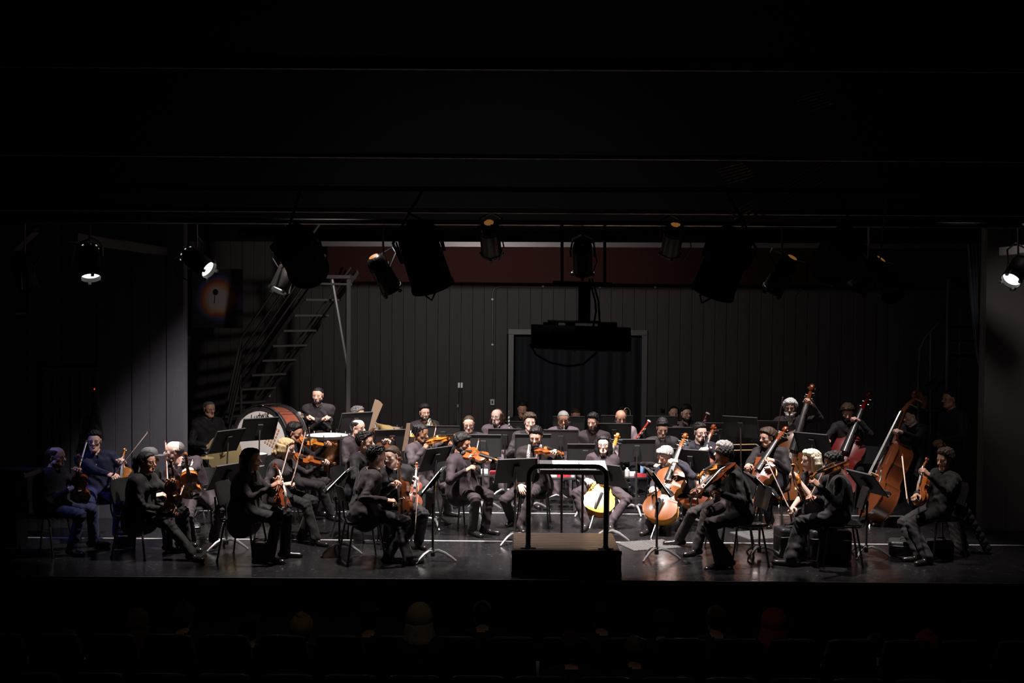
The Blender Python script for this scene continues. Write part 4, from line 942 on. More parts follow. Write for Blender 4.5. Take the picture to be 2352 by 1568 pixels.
# ------------------------------------------------------------------ lamps
CAN = mat('lamp_can', (.05, .044, .04), .3, .7); LENS = mat('lit_lens', (.9, .95, .95), .3, emit=(.92, 1, .98), estr=1.3); VENT = mat('lit_vent', (.3, .12, .03), .5, emit=(1, .42, .1), estr=.16); HOLE = mat('lit_vent_white', (.8, .8, .8), .5, emit=(.9, 1, .95), estr=.9); DULL = mat('dull_lens', (.25, .24, .25), .2)
LM = {}
def _lamp():
    m = MB(); m.lathe([(0, -.21), (.05, -.205), (.085, -.18), (.103, -.13), (.105, -.10), (.097, -.098), (.097, -.085), (.105, -.083), (.105, .17), (.112, .172), (.112, .195), (.102, .195), (.102, -.02), (0, -.02)], 22); LM['can'] = m.mesh('lamp_can', [CAN])
    m = MB(); m.lathe([(0, .15), (.06, .155), (.1, .15)], 22); LM['lens'] = m.mesh('lamp_lens', [LENS])
    m = MB()
    m.box((.11, 0, .205), (.03, .03, .035))
    LM['gel_clip'] = m.mesh('gel_clips', [CAN], smooth=False)
    m = MB(); m.tube([(-.125, 0, 0), (-.13, -.02, -.06), (-.11, -.18, -.12), (0, -.25, -.14), (.11, -.18, -.12), (.13, -.02, -.06), (.125, 0, 0)], .011, 6); LM['yoke'] = m.mesh('lamp_yoke', [BLACKM])
    for k in range(8):
        a = 2 * math.pi * k / 8; m = MB(); m.lathe([(0, .004), (.012, 0)], 8, M=(rotx(0) @ np.stack([np.array([-math.sin(a), math.cos(a), 0]), np.cross(nrm((math.cos(a) * .8, math.sin(a) * .8, -.6)), np.array([-math.sin(a), math.cos(a), 0])), nrm((math.cos(a) * .8, math.sin(a) * .8, -.6))], 1), (.0965 * math.cos(a), .0965 * math.sin(a), -.155))); LM['hole%d' % k] = m.mesh('vent_hole', [HOLE])
    m = MB(); m.lathe([(0, -.214), (.035, -.212), (.05, -.207)], 14); LM['vent'] = m.mesh('back_vent', [VENT])
_lamp()
def lamp(px, py, d, axis, label, lens=False, vent=False, holes=False, sc=1.0, power=0, cone_=40, dull=False):
    c = P(px, py, d); ax = nrm(axis); z = ax; y = Z3 - z * (z @ Z3)
    if np.linalg.norm(y) < .1: y = np.array([0, 1., 0])
    y = nrm(y); x = np.cross(y, z); R = np.stack([x, -y, z], 1) * sc
    R = np.stack([-x, -y, z], 1) * sc
    t = thing('stage_lamp', label, 'stage lamp', M=M4(R, c), group='hanging stage lamps')
    part('can', LM['can'], t); part('lens', LM['lens'], t, mats=[LENS if lens else (DULL if dull else BLACKP)]); [part('gel_clip', LM['gel_clip'], t, M4(rotz(k * math.pi / 2), (0, 0, 0))) for k in range(4)]; part('yoke', LM['yoke'], t)
    if vent: part('back_vent', LM['vent'], t)
    if holes:
        for k in range(8): part('vent_hole', LM['hole%d' % k], t)
    inv = np.linalg.inv(R); top = c + np.array([0, 0, .16 * sc]); zp = P(px, 505, d)[2]
    m = MB(); m.tube([inv @ (top - c), inv @ (P(px, 508, 12.5) - c)], .012, 6); part('hanger', m.mesh('lamp_hanger', [BLACKM]), t)
    m = MB(); h0 = inv @ np.array([0, .02, .15]) ; m.tube([(0, .02, -.2), (.12, .1, -.22), (.16, .2, -.05), (.1, .2, .12)], .007, 6); part('cable', m.mesh('lamp_cable', [BLACKP]), t)
    if power:
        l = spot('lamp_light', c + ax * .24 * sc, c + ax * 3, power, cone_, WARM, .5, .08)
    return t
lamp(206, 600, 12.9, (.22, -.42, -1), 'lit lamp pointing straight down in front of the wing wall', lens=True, holes=True, sc=1.05)
lamp(452, 600, 12.9, (1, -.45, -.62), 'lit lamp tilted sideways beside the dark disc painting', lens=True, holes=True)
lamp(655, 632, 13.0, (-.35, -.35, -.9), 'lit lamp half hidden before the staircase handrails', lens=True, vent=True)
lamp(880, 628, 12.7, (.42, .42, -.8), 'black lamp with orange back glow beside the staircase top', vent=True, sc=1.08)
lamp(1126, 548, 12.6, (.06, .62, -.7), 'bronze lamp glowing at its back above the clarinettists', vent=True, sc=1.05)
lamp(1338, 590, 12.6, (.05, .5, -.85), 'small dark lamp over the hanging centre light bar')
lamp(1545, 550, 12.6, (-.05, .62, -.7), 'bronze lamp with cross-barred glowing back over the cellos', vent=True)
lamp(1796, 630, 12.7, (-.4, .42, -.8), 'bronze lamp with bright orange back over the basses', vent=True, sc=1.08)
lamp(1995, 630, 12.9, (-.5, .35, -.75), 'bronze lamp leaning left near the grey oval flood', vent=True, sc=1.05)
lamp(2338, 618, 12.8, (-.62, -.5, -.7), 'white-lit lamp at the far edge above the bare pillar', lens=True)
lamp(57, 625, 12.9, (.15, .35, -.9), 'dull bronze lamp at the far corner near the slanting bracket')
def flood(px, py, d, axis, sc, label, face=False):
    c = P(px, py, d); z = nrm(axis); y = nrm(np.array([0, 1., 0]) - z * z[1]); x = np.cross(y, z); t = thing('flood_lamp', label, 'stage lamp', M=M4(np.stack([x, y, z], 1) * sc, c))
    m = MB(); m.lathe([(0, -.32), (.11, -.31), (.165, -.26), (.18, -.1), (.185, .1), (.19, .25), (.2, .27), (.2, .3), (.17, .3), (.16, .1), (0, .08)], 22); part('housing', m.mesh('flood_housing', [BLK]), t)
    m = MB(); m.lathe([(0, .2), (.1, .21), (.165, .2)], 20); part('lens', m.mesh('flood_lens', [DULL if face else BLACKP]), t)
    m = MB(); m.tube([(-.2, 0, 0), (-.22, 0, -.2), (0, .0, -.42), (.22, 0, -.2), (.2, 0, 0)], .014, 6); part('yoke', m.mesh('flood_yoke', [BLK]), t)
    Rm_ = np.stack([x, y, z], 1) * sc; m = MB(); m.tube([(0, 0, -.42), np.linalg.inv(Rm_) @ (P(px, 435, 10.7) - c)], .014, 6); part('hanger', m.mesh('flood_hanger', [BLK]), t)
    m = MB(); m.box((.19, 0, -.1), (.012, .03, .2)); fme = m.mesh('cooling_fin', [BLK], smooth=False)
    for k in range(10): part('cooling_fin', fme, t, M4(rotz(2 * math.pi * k / 10), (0, 0, 0)))
    m = MB(); m.tube([(.05, .02, .3), (.09, .03, .36), (.05, .03, .42), (.0, .02, .36), (-.02, 0, .3)], .01, 6); part('cable_loop', m.mesh('cable_loop', [BLK]), t)
flood(972, 590, 10.6, (.28, .3, -.9), 1.0, 'large black flood silhouette between the two bronze lamps')
flood(1664, 603, 10.6, (-.3, .3, -.9), 1.02, 'large black flood silhouette hanging over the cello section')
flood(690, 583, 10.8, (.1, .9, -.5), 1.0, 'big round black flood hiding the lit lamp at the stairs')
flood(1925, 580, 10.8, (-.1, .9, -.5), .9, 'big round black flood beside the leaning bronze lamp')
flood(2038, 652, 12.4, (.1, -.75, -.6), .62, 'grey oval flood hanging beside the leaning bronze lamp', True)
# hanging centre light bar
t = thing('light_bar', 'long black light bar hanging on a pole before the doorway', 'light bar', P(1333, 775, 12.55)); dB = 12.55; oB = np.array(t.location)
m = MB(); pr_ = [(0, -.1), (.14, -.1), (.16, -.02), (.12, .09), (.03, .13)]
a, b_ = P(1220, 772, dB) - oB, P(1447, 780, dB) - oB; V = []
for q_ in (a, b_):
    for (yy, zz) in ((-.12, -.12), (.12, -.10), (.13, .03), (.07, .13), (-.07, .13), (-.13, .03)): V.append(q_ + np.array([0, yy, zz]))
m.add(V, [[i, (i + 1) % 6, 6 + (i + 1) % 6, 6 + i] for i in range(6)] + [list(range(6))[::-1], list(range(6, 12))]); part('housing', m.mesh('bar_housing', [BLK], smooth=False), t)
m = MB(); m.tube([a + np.array([.06, -.125, -.125]), b_ + np.array([-.03, -.125, -.125])], .007, 6); part('front_edge', m.mesh('bar_edge', [STEELP]), t)
m = MB(); m.box(P(1342, 697, dB) - oB, (.125, .1, P(1342, 655, dB)[2] - P(1342, 742, dB)[2])); part('pole', m.mesh('bar_pole', [BLK], smooth=False), t)
m = MB(); m.tube([P(1258, 737, dB) - oB, P(1375, 740, dB) - oB], .016, 6); part('cross_bar', m.mesh('bar_cross', [BLK]), t); m = MB(); m.tube([P(1270, 650, dB) - oB, P(1405, 654, dB) - oB], .03, 6); part('cross_bar', m.mesh('bar_cross', [BLK]), t)
for px in (1291, 1389): m = MB(); m.tube([P(px, 652, dB) - oB, P(px, 510, 12.5) - oB], .018, 6); part('drop_pipe', m.mesh('drop_pipe', [BLK]), t)
for k, (x0, x1) in enumerate(((1353, 1363), (1360, 1378))): m = MB(); m.tube([P(x0, 640, dB) - oB, P(x0 + 14, 690, dB) - oB, P(x0 + 16, 715, dB) - oB, P(x1, 750, dB) - oB], .012, 6); part('cable', m.mesh('bar_cable', [BLK]), t)
m = MB(); m.tube([P(px, py, dB - .1) - oB for px, py in ((1217, 790), (1232, 815), (1265, 833), (1305, 841), (1340, 836), (1372, 808))], .012, 6); part('cable', m.mesh('bar_cable', [BLK]), t)
m = MB(); m.box(P(1321, 805, dB - .13) - oB, (.02, .02, .02)); part('red_tag', m.mesh('red_tag', [mat('red_tag', (.4, .02, .02), .5)], smooth=False), t)
for (px, w_) in ((1265, .16), (1310, .1), (1395, .2)): m = MB(); m.box(P(px, 746, dB) - oB, (w_, .12, .06)); part('bracket', m.mesh('bar_bracket', [BLK], smooth=False), t)
# ------------------------------------------------------------------ podium
PW = mat('podium_wood', (.03, .019, .0125), .4, var=.6, vscale=5, stretch=(1, 12, 1), bump=.1, bscale=40, spec=.4); HP = .285
pf = G(1301, 1326); fl = G(1176, 1326); frx = G(1427, 1326); Wd = frx[0] - fl[0]; dpb = 2700 / 205.5; DPf = pf[1]; Dp = dpb - DPf + .0
t = thing('conductor_podium', 'dark wooden conductor podium with planked top and black handrail', 'podium', (pf[0], DPf, 0))
npl = 11
for i in range(npl):
    m = MB(); pw = Dp / npl; m.box((0, (i + .5) * pw, HP - .012), (Wd * .97, pw - .011, .024)); part('plank', m.mesh('podium_plank', [PW], smooth=False), t)
m = MB(); m.box((0, .02, HP / 2 - .01), (Wd, .03, HP - .03)); m.box((0, Dp - .02, HP / 2 - .01), (Wd * .96, .03, HP - .03))
for s in (-1, 1): m.box((s * (Wd / 2 - .02), Dp / 2, HP / 2 - .01), (.03, Dp - .02, HP - .03))
part('skirt', m.mesh('podium_skirt', [BLK], smooth=False), t); m = MB(); m.box((0, .006, HP - .022), (Wd + .01, .02, .035)); m.box((0, .006, .03), (Wd + .01, .02, .05)); part('edge_trim', m.mesh('podium_trim', [BLACKM], smooth=False), t)
bx0, bx1 = P(1213, 1258, DPf + .1)[0] - pf[0], P(1391, 1262, DPf + .1)[0] - pf[0]; zr = P(1300, 1071, DPf + .1)[2]; rc = .11
pts = [(bx0, .1, HP)] + [(bx0 + rc - rc * math.cos(a), .1, zr - rc + rc * math.sin(a)) for a in np.linspace(0, math.pi / 2, 7)] + [(bx1 - rc + rc * math.sin(a), .1, zr - rc + rc * math.cos(a)) for a in np.linspace(0, math.pi / 2, 7)] + [(bx1, .1, HP)]
m = MB(); m.tube(pts, .026, 12); part('handrail', m.mesh('podium_rail', [BLACKM]), t)
for q in (bx0, bx1):
    m = MB(); m.box((q, .1, HP + .006), (.16, .07, .012)); m.tube([(q, .1, HP), (q, .1, HP + .03)], .033, 10); part('flange', m.mesh('rail_flange', [BLACKM]), t)
# conductor's double stand
cs = thing('conductor_stand', 'wide black conductor stand with an open score behind the podium rail', 'music stand', PZ(1315, 13.5, 0)); oc = np.array(cs.location); dc = oc[1]
zc_ = P(1315, 1072, dc)[2]; hw = (P(1395, 1070, dc)[0] - P(1240, 1070, dc)[0]) / 2; Rd_ = rotx(math.radians(12))
m = MB(); m.box((0, 0, zc_), (2 * hw, .42, .012), Rd_); m.box((0, -.21, zc_ - .03), (2 * hw, .012, .05), Rd_); m.box((.02, .0, zc_ - .05), (.62, .16, .06)); part('desk', m.mesh('conductor_desk', [STANDM], smooth=False), cs)
for px in (1290, 1338):
    q = P(px, 1150, dc)[0] - oc[0]; m = MB(); m.tube([(q, 0, .08), (q, 0, zc_ - .04)], .014, 8); part('pole', m.mesh('conductor_pole', [DKSTEEL]), cs); m = MB(); m.tube([(q, 0, .6), (q, 0, .64)], .02, 8); part('collar', m.mesh('conductor_collar', [CHROME]), cs)
    for k in range(3): a = math.radians(30 + 120 * k); m = MB(); m.tube([(q, 0, .1), (q + .1 * math.cos(a), .1 * math.sin(a), .09), (q + .2 * math.cos(a), .2 * math.sin(a), .01)], [.02, .016, .011], 7); part('foot', m.mesh('conductor_foot', [MATS.get('stand_foot_paint') or STEELP]), cs)
m = MB(); m.box((-.09, -.05, .02), (.3, .3, .02), rotx(.2)); m.box((.22, -.05, .02), (.3, .3, .018), rotx(.2)); o = ob('conductor_score', m.mesh('score', [PAPER], smooth=False), M=Matrix.Translation(Vector(oc + np.array([0, .02, zc_])))); tag(o, 'open white score lying on the conductor stand', 'sheet music')
# ------------------------------------------------------------------ the players
def pl(who): return who
def vln(who, A, scroll, sign, nh, top='orange', rib=None, kind='violin', what=None, scale=1.0):
    return place_fiddle(kind, '%s %s' % (what or (top.replace('yellow', 'pale yellow') + ' ' + kind.replace('_', ' ')), 'held by ' + who), A, scroll, sign, np.array(nh, float), top, rib, scale)
def bw(who, A, tip, sign, hint=(0, -1, .3), L=.74): return bow('bow held by ' + who, A, tip, sign, hint, L)
B0 = 'black'
# --- far left, in blue light
w_ = 'the dim violinist in profile at the far wing'
I = vln(w_, P(186, 1153, 13.2), (180, 1043), -1, (.25, -1, .1), 'orange')
bw(w_, P(166, 1128, 13.15), (202, 1005), 1)
person(w_, 'balding dim blue-lit man in glasses with upright violin at far wing', 13.15, (128, 1050), 78, hip=112, hyaw=80, kind='r', hair=('balding', 'brown'), beard=('stubble', 'salt'), glasses='oval', top='navy', trousers='jeans', L=I['neck'], R=P(170, 1118, 13.15), sc=.97, belly=.06, feet=(G(165, 1275), G(215, 1255)))
w_ = 'the blue-lit violinist against the wing wall'
I = vln(w_, P(286, 1138, 13.75), (287, 1030), 1, (-.35, -1, .1), 'amber')
bw(w_, P(262, 1088, 13.6), (345, 985), -1)
person(w_, 'dark-haired man in glasses and navy shirt holding an amber violin upright', 14.15, (217, 1013), 20, hip=226, hyaw=12, kind='l', hair=('short', 'black'), glasses='oval', top='blue', trousers='jeans', L=I['neck'], R=P(272, 1098, 13.7), bare=True, feet=(G(217, 1245), G(270, 1240)), knees=(P(205, 1150, 13.7), P(285, 1145, 13.7)))
w_ = 'the player in a grey cap'
person(w_, 'player in a grey cap half hidden behind the ponytailed violinist', 13.6, (343, 1052), 70, hip=330, hyaw=80, hair=('crop', 'black'), top='dark', sc=.96, sit=False)
cap = MB(); cap.lathe([(.092, 0), (.094, .03), (.083, .065), (.05, .09), (0, .097)], 18, M=(np.diag([.92, 1.08, 1]), (0, 0, 0))); cap.box((0, .13, .0), (.15, .11, .012))
o = thing('flat_cap', 'grey peaked cap on the half hidden player', 'cap', M=frame(P(343, 1045, 13.55), fvec(80), (0, 0, 1))); part('crown', cap.mesh('cap', [mat('cap_grey', (.045, .043, .044), .8)]), o)
w_ = 'the ponytailed violinist in black'
I = vln(w_, P(398, 1166, 13.05), (392, 1056), -1, (.6, -.6, .2), 'red')
bw(w_, P(402, 1172, 12.95), (446, 1050), 1)
person(w_, 'woman with black ponytail and black suit sitting in profile, bow on knee', 13.1, (337, 1062), 72, hip=325, hyaw=72, kind='f', hair=('pony', 'black'), skin='tan', top='dark', shirt='charcoal', trousers=B0, L=I['neck_hi'], R=P(398, 1172, 13.0), sc=.97, coat=.8, rp='relax', feet=(G(440, 1287), G(428, 1268)), hipz=.5)
w_ = 'the bald violist leaning over'
I = vln(w_, P(441, 1142, 13.3), (426, 1040), -1, (.25, -1, .1), 'amber', kind='viola')
bw(w_, P(385, 1108, 13.4), (380, 1008), 1, L=.745)
person(w_, 'bald man in glasses turned aside with an amber viola on his lap', 13.85, (401, 1036), 5, hip=455, hyaw=-78, hair=('fringe_bald', 'salt'), beard=('stubble', 'salt'), glasses='slim', skin='pale', top='plum', shirt='slate', trousers='mauve', L=I['neck_hi'], R=P(388, 1105, 13.45), feet=(G(440, 1250), G(490, 1252)), knees=(P(428, 1162, 13.4), P(518, 1185, 13.4)), hroll=0, hd=-.12)
# --- second desk group
w_ = 'the long-haired violinist in a brown coat'
I = vln(w_, P(652, 1166, 12.75), (631, 1064), 1, (.7, -.5, .1), 'red')
bw(w_, P(637, 1122, 12.65), (666, 1017), 1)
person(w_, 'woman with long wavy black hair and dark brown coat, violin on lap', 13.0, (577, 1055), 78, hip=565, hyaw=80, kind='f', hair=('waves', 'black'), skin='tan', top='brownblack', shirt='charcoal', trousers=B0, L=I['neck_hi'], R=P(640, 1108, 12.7), coat=1.0, feet=(G(620, 1292), G(655, 1280)))
w_ = 'the blond violinist in a grey jacket'
I = vln(w_, P(679, 1052, 13.95), (770, 1066), 1, (.05, -.55, .85), 'orange')
bw(w_, P(672, 1102, 13.75), (704, 982), 1)
person(w_, 'blond bobbed woman in glasses and grey jacket playing violin', 14.1, (657, 1030), 72, hip=645, hyaw=75, hpitch=-10, kind='f', hair=('bob', 'blond'), glasses='oval', skin='pale', top='midgrey', shirt=B0, trousers=B0, L=I['neck'], R=P(668, 1110, 13.75), feet=(G(725, 1252), G(695, 1240)), coat=.5)
w_ = 'the masked violinist behind the blond one'
I = vln(w_, P(690, 1014, 15.1), (774, 1022), 1, (.05, -.55, .85), 'amber', 'orange')
bw(w_, P(714, 1052, 14.95), (710, 975), -1)
person(w_, 'young man with thick black hair and glasses playing violin', 15.25, (676, 994), 72, hip=668, hyaw=75, hpitch=-8, hair=('quiff', 'black'), glasses='oval', skin='tan', top=B0, trousers='charcoal', L=I['neck'], R=P(712, 1052, 14.9), feet=(G(760, 1195), G(735, 1185)))
w_ = 'the man in a short-sleeved grey shirt'
person(w_, 'balding man in glasses and short-sleeved mauve shirt resting his hands', 16.2, (822, 983), 45, hip=812, hyaw=60, kind='r', hair=('balding', 'black'), glasses='oval', skin='fair', top='mauve', shirt=B0, trousers='slate', L=P(858, 1048, 15.9), R=P(848, 1050, 15.85), belly=.05, vneck=.05, lapel=False)
w_ = 'the man in a black coat in profile'
I = vln(w_, P(860, 1042, 13.95), (902, 1008), 1, (.1, -.5, .85), 'brown')
person(w_, 'man with black hair and glasses in a black coat behind front viola', 14.2, (838, 1016), 70, hip=822, hyaw=75, hair=('short', 'black'), glasses='oval', skin='fair', top=B0, trousers='slate', L=I['neck'], R=P(872, 1075, 13.7), hpitch=2)
w_ = 'the front violist with his back turned'
I = vln(w_, P(934, 1186, 12.95), (919, 1050), 1, (-.75, -.6, .1), 'brown', kind='viola')
person(w_, 'dark-haired young man in black suit seen from behind on front chair', 12.95, (865, 1050), 112, hip=838, hyaw=108, hair=('short', 'black'), skin='fair', top='brownblack', trousers=B0, L=P(914, 1106, 12.85), R=P(905, 1150, 12.7), feet=(G(892, 1293), G(938, 1297)), coat=.4)
w_ = 'the woman with a patterned scarf'
I = vln(w_, P(948, 1166, 13.55), (957, 1062), 1, (.2, -1, .1), 'red')
bw(w_, P(962, 1105, 13.4), (952, 1236), -1)
person(w_, 'dark-haired woman with patterned scarf bending to her neighbour', 13.75, (900, 1048), 12, hip=912, hyaw=-30, hpitch=-8, hroll=8, kind='f', hair=('bun', 'brown'), skin='pale', top=B0, shirt='navy', trousers=B0, L=I['neck_hi'], R=P(925, 1110, 13.5), feet=(G(930, 1250), G(962, 1257)), hd=-.1)
sc_ = MB(); 
for s in (-1, 1): sc_.tube([P(893 + s * 14, 1066, 13.83), P(897 + s * 9, 1082, 13.76), P(898 + s * 5, 1100, 13.74), P(899 + s * 7, 1115, 13.74)], [.022, .024, .022, .026], 7)
def scarf_mat():
    m = mat('patterned_scarf', (.3, .28, .28), .8); nt = m.node_tree; tc = nt.nodes.new('ShaderNodeTexCoord'); v = nt.nodes.new('ShaderNodeTexVoronoi'); v.inputs['Scale'].default_value = 45; cr = nt.nodes.new('ShaderNodeValToRGB'); cr.color_ramp.interpolation = 'CONSTANT'; cr.color_ramp.elements[0].color = (.5, .48, .47, 1); cr.color_ramp.elements[1].position = .38; cr.color_ramp.elements[1].color = (.012, .011, .012, 1)
    nt.links.new(tc.outputs['Object'], v.inputs['Vector']); nt.links.new(v.outputs['Distance'], cr.inputs[0]); nt.links.new(cr.outputs[0], nt.nodes['Principled BSDF'].inputs['Base Color']); return m
tag(ob('scarf', sc_.mesh('scarf', [scarf_mat()])), 'black and white patterned scarf round the bending woman', 'scarf')
w_ = 'the violinist with dreadlocks'
I = vln(w_, P(985, 1013, 15.45), (1060, 1002), -1, (.0, -.3, .95), 'amber')
bw(w_, P(990, 1030, 15.3), (1002, 978), 1)
person(w_, 'man with tied dreadlocks and satin grey jacket playing violin', 15.7, (966, 995), 55, hip=965, hyaw=62, hpitch=-10, hair=('dread', 'black'), beard=('goatee', 'black'), skin='brown', top='grey', shirt='midgrey', trousers='mauve', L=P(1045, 1012, 15.2), R=P(984, 1018, 15.35), feet=(G(985, 1190), G(1030, 1185)), knees=(P(985, 1090, 15.2), P(1025, 1085, 15.3)))
w_ = 'the bearded violinist in a mauve suit'
I = vln(w_, P(1068, 1038, 14.45), (1156, 1064), -1, (-.1, -.55, .8), 'orange', 'amber')
bw(w_, P(1086, 1076, 14.25), (1100, 1006), 1)
person(w_, 'bearded man with wavy black hair in mauve suit playing violin', 14.7, (1062, 1018), 55, hip=1065, hyaw=62, hpitch=-12, hair=('wavy', 'black'), beard=('full', 'black'), skin='tan', top='plum', shirt=B0, trousers='mauve', L=I['neck'], R=P(1084, 1072, 14.25), feet=(G(1085, 1230), G(1115, 1226)), knees=(P(1088, 1140, 14.3), P(1130, 1128, 14.4)), coat=.5)
# --- winds and brass
def horn(who, c, yaw, scale=1.0):
    t = thing('french_horn', 'shiny coiled horn held by ' + who, 'french horn', M=M4(rotz(math.radians(yaw)) * scale, c)); m = MB()
    for k, (r, off) in enumerate(((.115, 0), (.095, .012), (.075, -.012))):
        m2 = MB(); m2.tube([(off + .004 * a, r * math.cos(a), r * math.sin(a)) for a in np.linspace(0, 2 * math.pi, 22)], .0095, 7); part('coil', m2.mesh('horn_coil', [SILVER]), t)
    m2 = MB(); m2.tube([(0, -.09, .06), (.02, -.16, .02), (.05, -.22, -.03), (.09, -.27, -.09)][::-1], [.15, .085, .04, .018], 18, cap=False); part('bell', m2.mesh('horn_bell', [BRASS]), t)
    m2 = MB(); m2.tube([(0, .1, .05), (0, .2, .14), (0, .27, .2)], [.008, .006, .008], 7); part('leadpipe', m2.mesh('horn_leadpipe', [SILVER]), t)
    for k in range(3): m2 = MB(); m2.tube([(-.03, .02 - .03 * k, .0), (.05, .02 - .03 * k, 0)], .014, 8); part('valve', m2.mesh('horn_valve', [SILVER]), t)
w_ = 'the dark horn player by the timpani'
person(w_, 'grey-haired horn player half hidden behind a music stand', 17.6, (822, 953), 50, hyaw=65, hair=('short', 'salt'), skin='tan', top='charcoal', L=P(862, 985, 17.3), R=P(850, 1000, 17.3), beard=('stubble', 'salt'))
horn(w_, P(853, 983, 17.35), 120, .95)
w_ = 'the bearded horn player in glasses'
person(w_, 'bearded horn player in glasses before the bare rear wall', 18.3, (975, 948), 20, hyaw=22, hair=('quiff', 'black'), beard=('full', 'black'), glasses='big', skin='fair', top='charcoal', L=P(997, 985, 18.0), R=P(975, 990, 18.0))
horn(w_, P(988, 978, 17.95), 165, .95)
w_ = 'the moustached wind player in a dark suit'
person(w_, 'moustached man with thinning hair and dark suit looking down', 16.9, (1077, 974), 0, hpitch=-12, hair=('thin', 'brown'), beard=('mustache', 'brown'), glasses='oval', skin='fair', top='charcoal', shirt=B0, vneck=.07)
w_ = 'the long-haired bald clarinettist'
person(w_, 'bald clarinettist with long side hair and grey jacket', 18.1, (1141, 957), -5, hyaw=-22, hair=('side_long', 'brown'), beard=('goatee', 'salt'), glasses='big', skin='pale', top='lilac', shirt=B0, L=P(1168, 1010, 17.75), R=P(1160, 1025, 17.75), trousers='lilac')
def stick(name, label, a, b_, r0, r1, bellr=.03, m_=None, keys=6, cat='clarinet', ring=None):
    a, b_ = np.asarray(a), np.asarray(b_); L = np.linalg.norm(b_ - a); t = thing(name, label, cat, M=frame(a, b_ - a, (0, -1, .2)))
    m = MB(); m.tube([(0, 0, 0), (0, .03, 0), (0, .08, 0), (0, L * .85, 0), (0, L * .95, 0), (0, L, 0)], [.004, r0, r0, r1, bellr * .6, bellr], 10); part('tube', m.mesh(name + '_tube', [m_ or EBONY]), t)
    for k in range(keys): m = MB(); m.box((0, L * (.2 + .1 * k), r0 + .006), (.012, .03, .008)); m.tube([(r0, L * (.18 + .1 * k), .004), (r0, L * (.25 + .1 * k), .004)], .004, 5); part('key', m.mesh(name + '_key', [SILVER]), t)
    if ring: m = MB(); m.lathe([(bellr * .72, -.008), (bellr * 1.08, -.008), (bellr * 1.08, .012), (bellr * .72, .012), (bellr * .72, -.008)], 16, M=(rotx(-math.pi / 2), (0, L, 0))); part('bell_ring', m.mesh('bell_ring', [mat('ivory_ring', (.75, .73, .68), .35)]), t)
    return t
stick('clarinet', 'black clarinet resting upright beside the long-haired bald clarinettist', P(1169, 942, 17.8), P(1171, 1022, 17.75), .013, .014)
w_ = 'the dim brass player in the doorway'
person(w_, 'dim black-haired man seated before the navy doorway curtain', 19.1, (1200, 940), 0, hpitch=-8, hair=('short', 'black'), skin='tan', top='dark')
w_ = 'the curly-haired wind player'
person(w_, 'curly-haired young man in dark suit behind the scarfed violinist', 16.9, (1217, 970), -5, hyaw=8, hair=('curly', 'brown'), skin='pale', top='charcoal', shirt=B0, R=P(1195, 1030, 16.5))
w_ = 'the grey-haired clarinettist'
person(w_, 'grey-haired clarinettist in pale mauve jacket playing head down', 17.6, (1294, 962), 0, hpitch=-16, kind='r', hair=('crop', 'grey'), glasses='slim', skin='tan', top='lilac', shirt=B0, L=P(1295, 1005, 17.25), R=P(1294, 1025, 17.2), trousers='lilac')
stick('clarinet', 'clarinet played by the grey-haired man in the mauve jacket', P(1296, 974, 17.42), P(1292, 1052, 17.1), .013, .014)
w_ = 'the dark figure behind the grey clarinettist'
person(w_, 'dim dark-haired player low behind the grey-haired clarinettist', 19.2, (1323, 953), 10, hpitch=-20, hair=('crop', 'brown'), skin='tan', top='dark', sc=.96)
w_ = 'the bearded man in an open dark shirt'
person(w_, 'dark bearded man in open-collared shirt looking aside, centre row', 17.0, (1362, 970), -5, hyaw=-22, hpitch=-6, kind='l', hair=('quiff', 'black'), beard=('full', 'black'), skin='fair', top='mauve', shirt=B0, vneck=.07, lapel=False)
stick('oboe', 'thin dark oboe upright before the bearded man in open shirt', P(1358, 1012, 16.7), P(1357, 1065, 16.65), .009, .011, .02, cat='oboe')
w_ = 'the bald bassoonist'
person(w_, 'bald goateed bassoonist in light shirt, crown brightly lit', 17.8, (1426, 960), 5, hyaw=5, hpitch=-14, hair=('fringe_bald', 'black'), beard=('goatee', 'black'), skin='tan', top='white', shirt='white', L=P(1445, 1015, 17.45), R=P(1435, 1055, 17.4), trousers='slate')
stick('bassoon', 'red-brown bassoon with white bell ring held by the bald bassoonist', P(1424, 1058, 17.3), P(1491, 968, 17.5), .02, .018, .032, varnish('bassoon', (.3, .03, .015)), 7, 'bassoon', True)
w_ = 'the dim horn player in the doorway'
person(w_, 'dim player with brass tubing behind the bald bassoonist', 19.2, (1432, 948), 0, hpitch=-10, hair=('wavy', 'black'), skin='tan', top='dark')
m = MB(); m.tube([P(1440 + 8 * math.cos(a), 950 + 14 * math.sin(a), 18.9) for a in np.linspace(0, 2 * math.pi, 18)], .008, 6); tag(ob('brass_horn', m.mesh('brass_horn', [BRASS])), 'brass tube ring glinting beside the bald bassoonist head', 'french horn')
w_ = 'the young man looking down'
person(w_, 'young man with short dark quiff and dark shirt looking down', 16.4, (1521, 983), 2, hpitch=-22, hair=('quiff', 'black'), skin='fair', top='charcoal', shirt=B0, lapel=False)
w_ = 'the trumpeter at the rear wall'
person(w_, 'dim trumpet player with receding hair at the rear wall', 18.9, (1548, 950), 0, hair=('thin', 'black'), skin='fair', top='dark', L=P(1556, 985, 18.6), R=P(1548, 985, 18.6))
stick('trumpet', 'small silver trumpet of the dim player at the rear wall', P(1551, 958, 18.72), P(1562, 975, 18.3), .006, .006, .05, SILVER, 3, 'trumpet')
w_ = 'the bearded bassoonist in glasses'
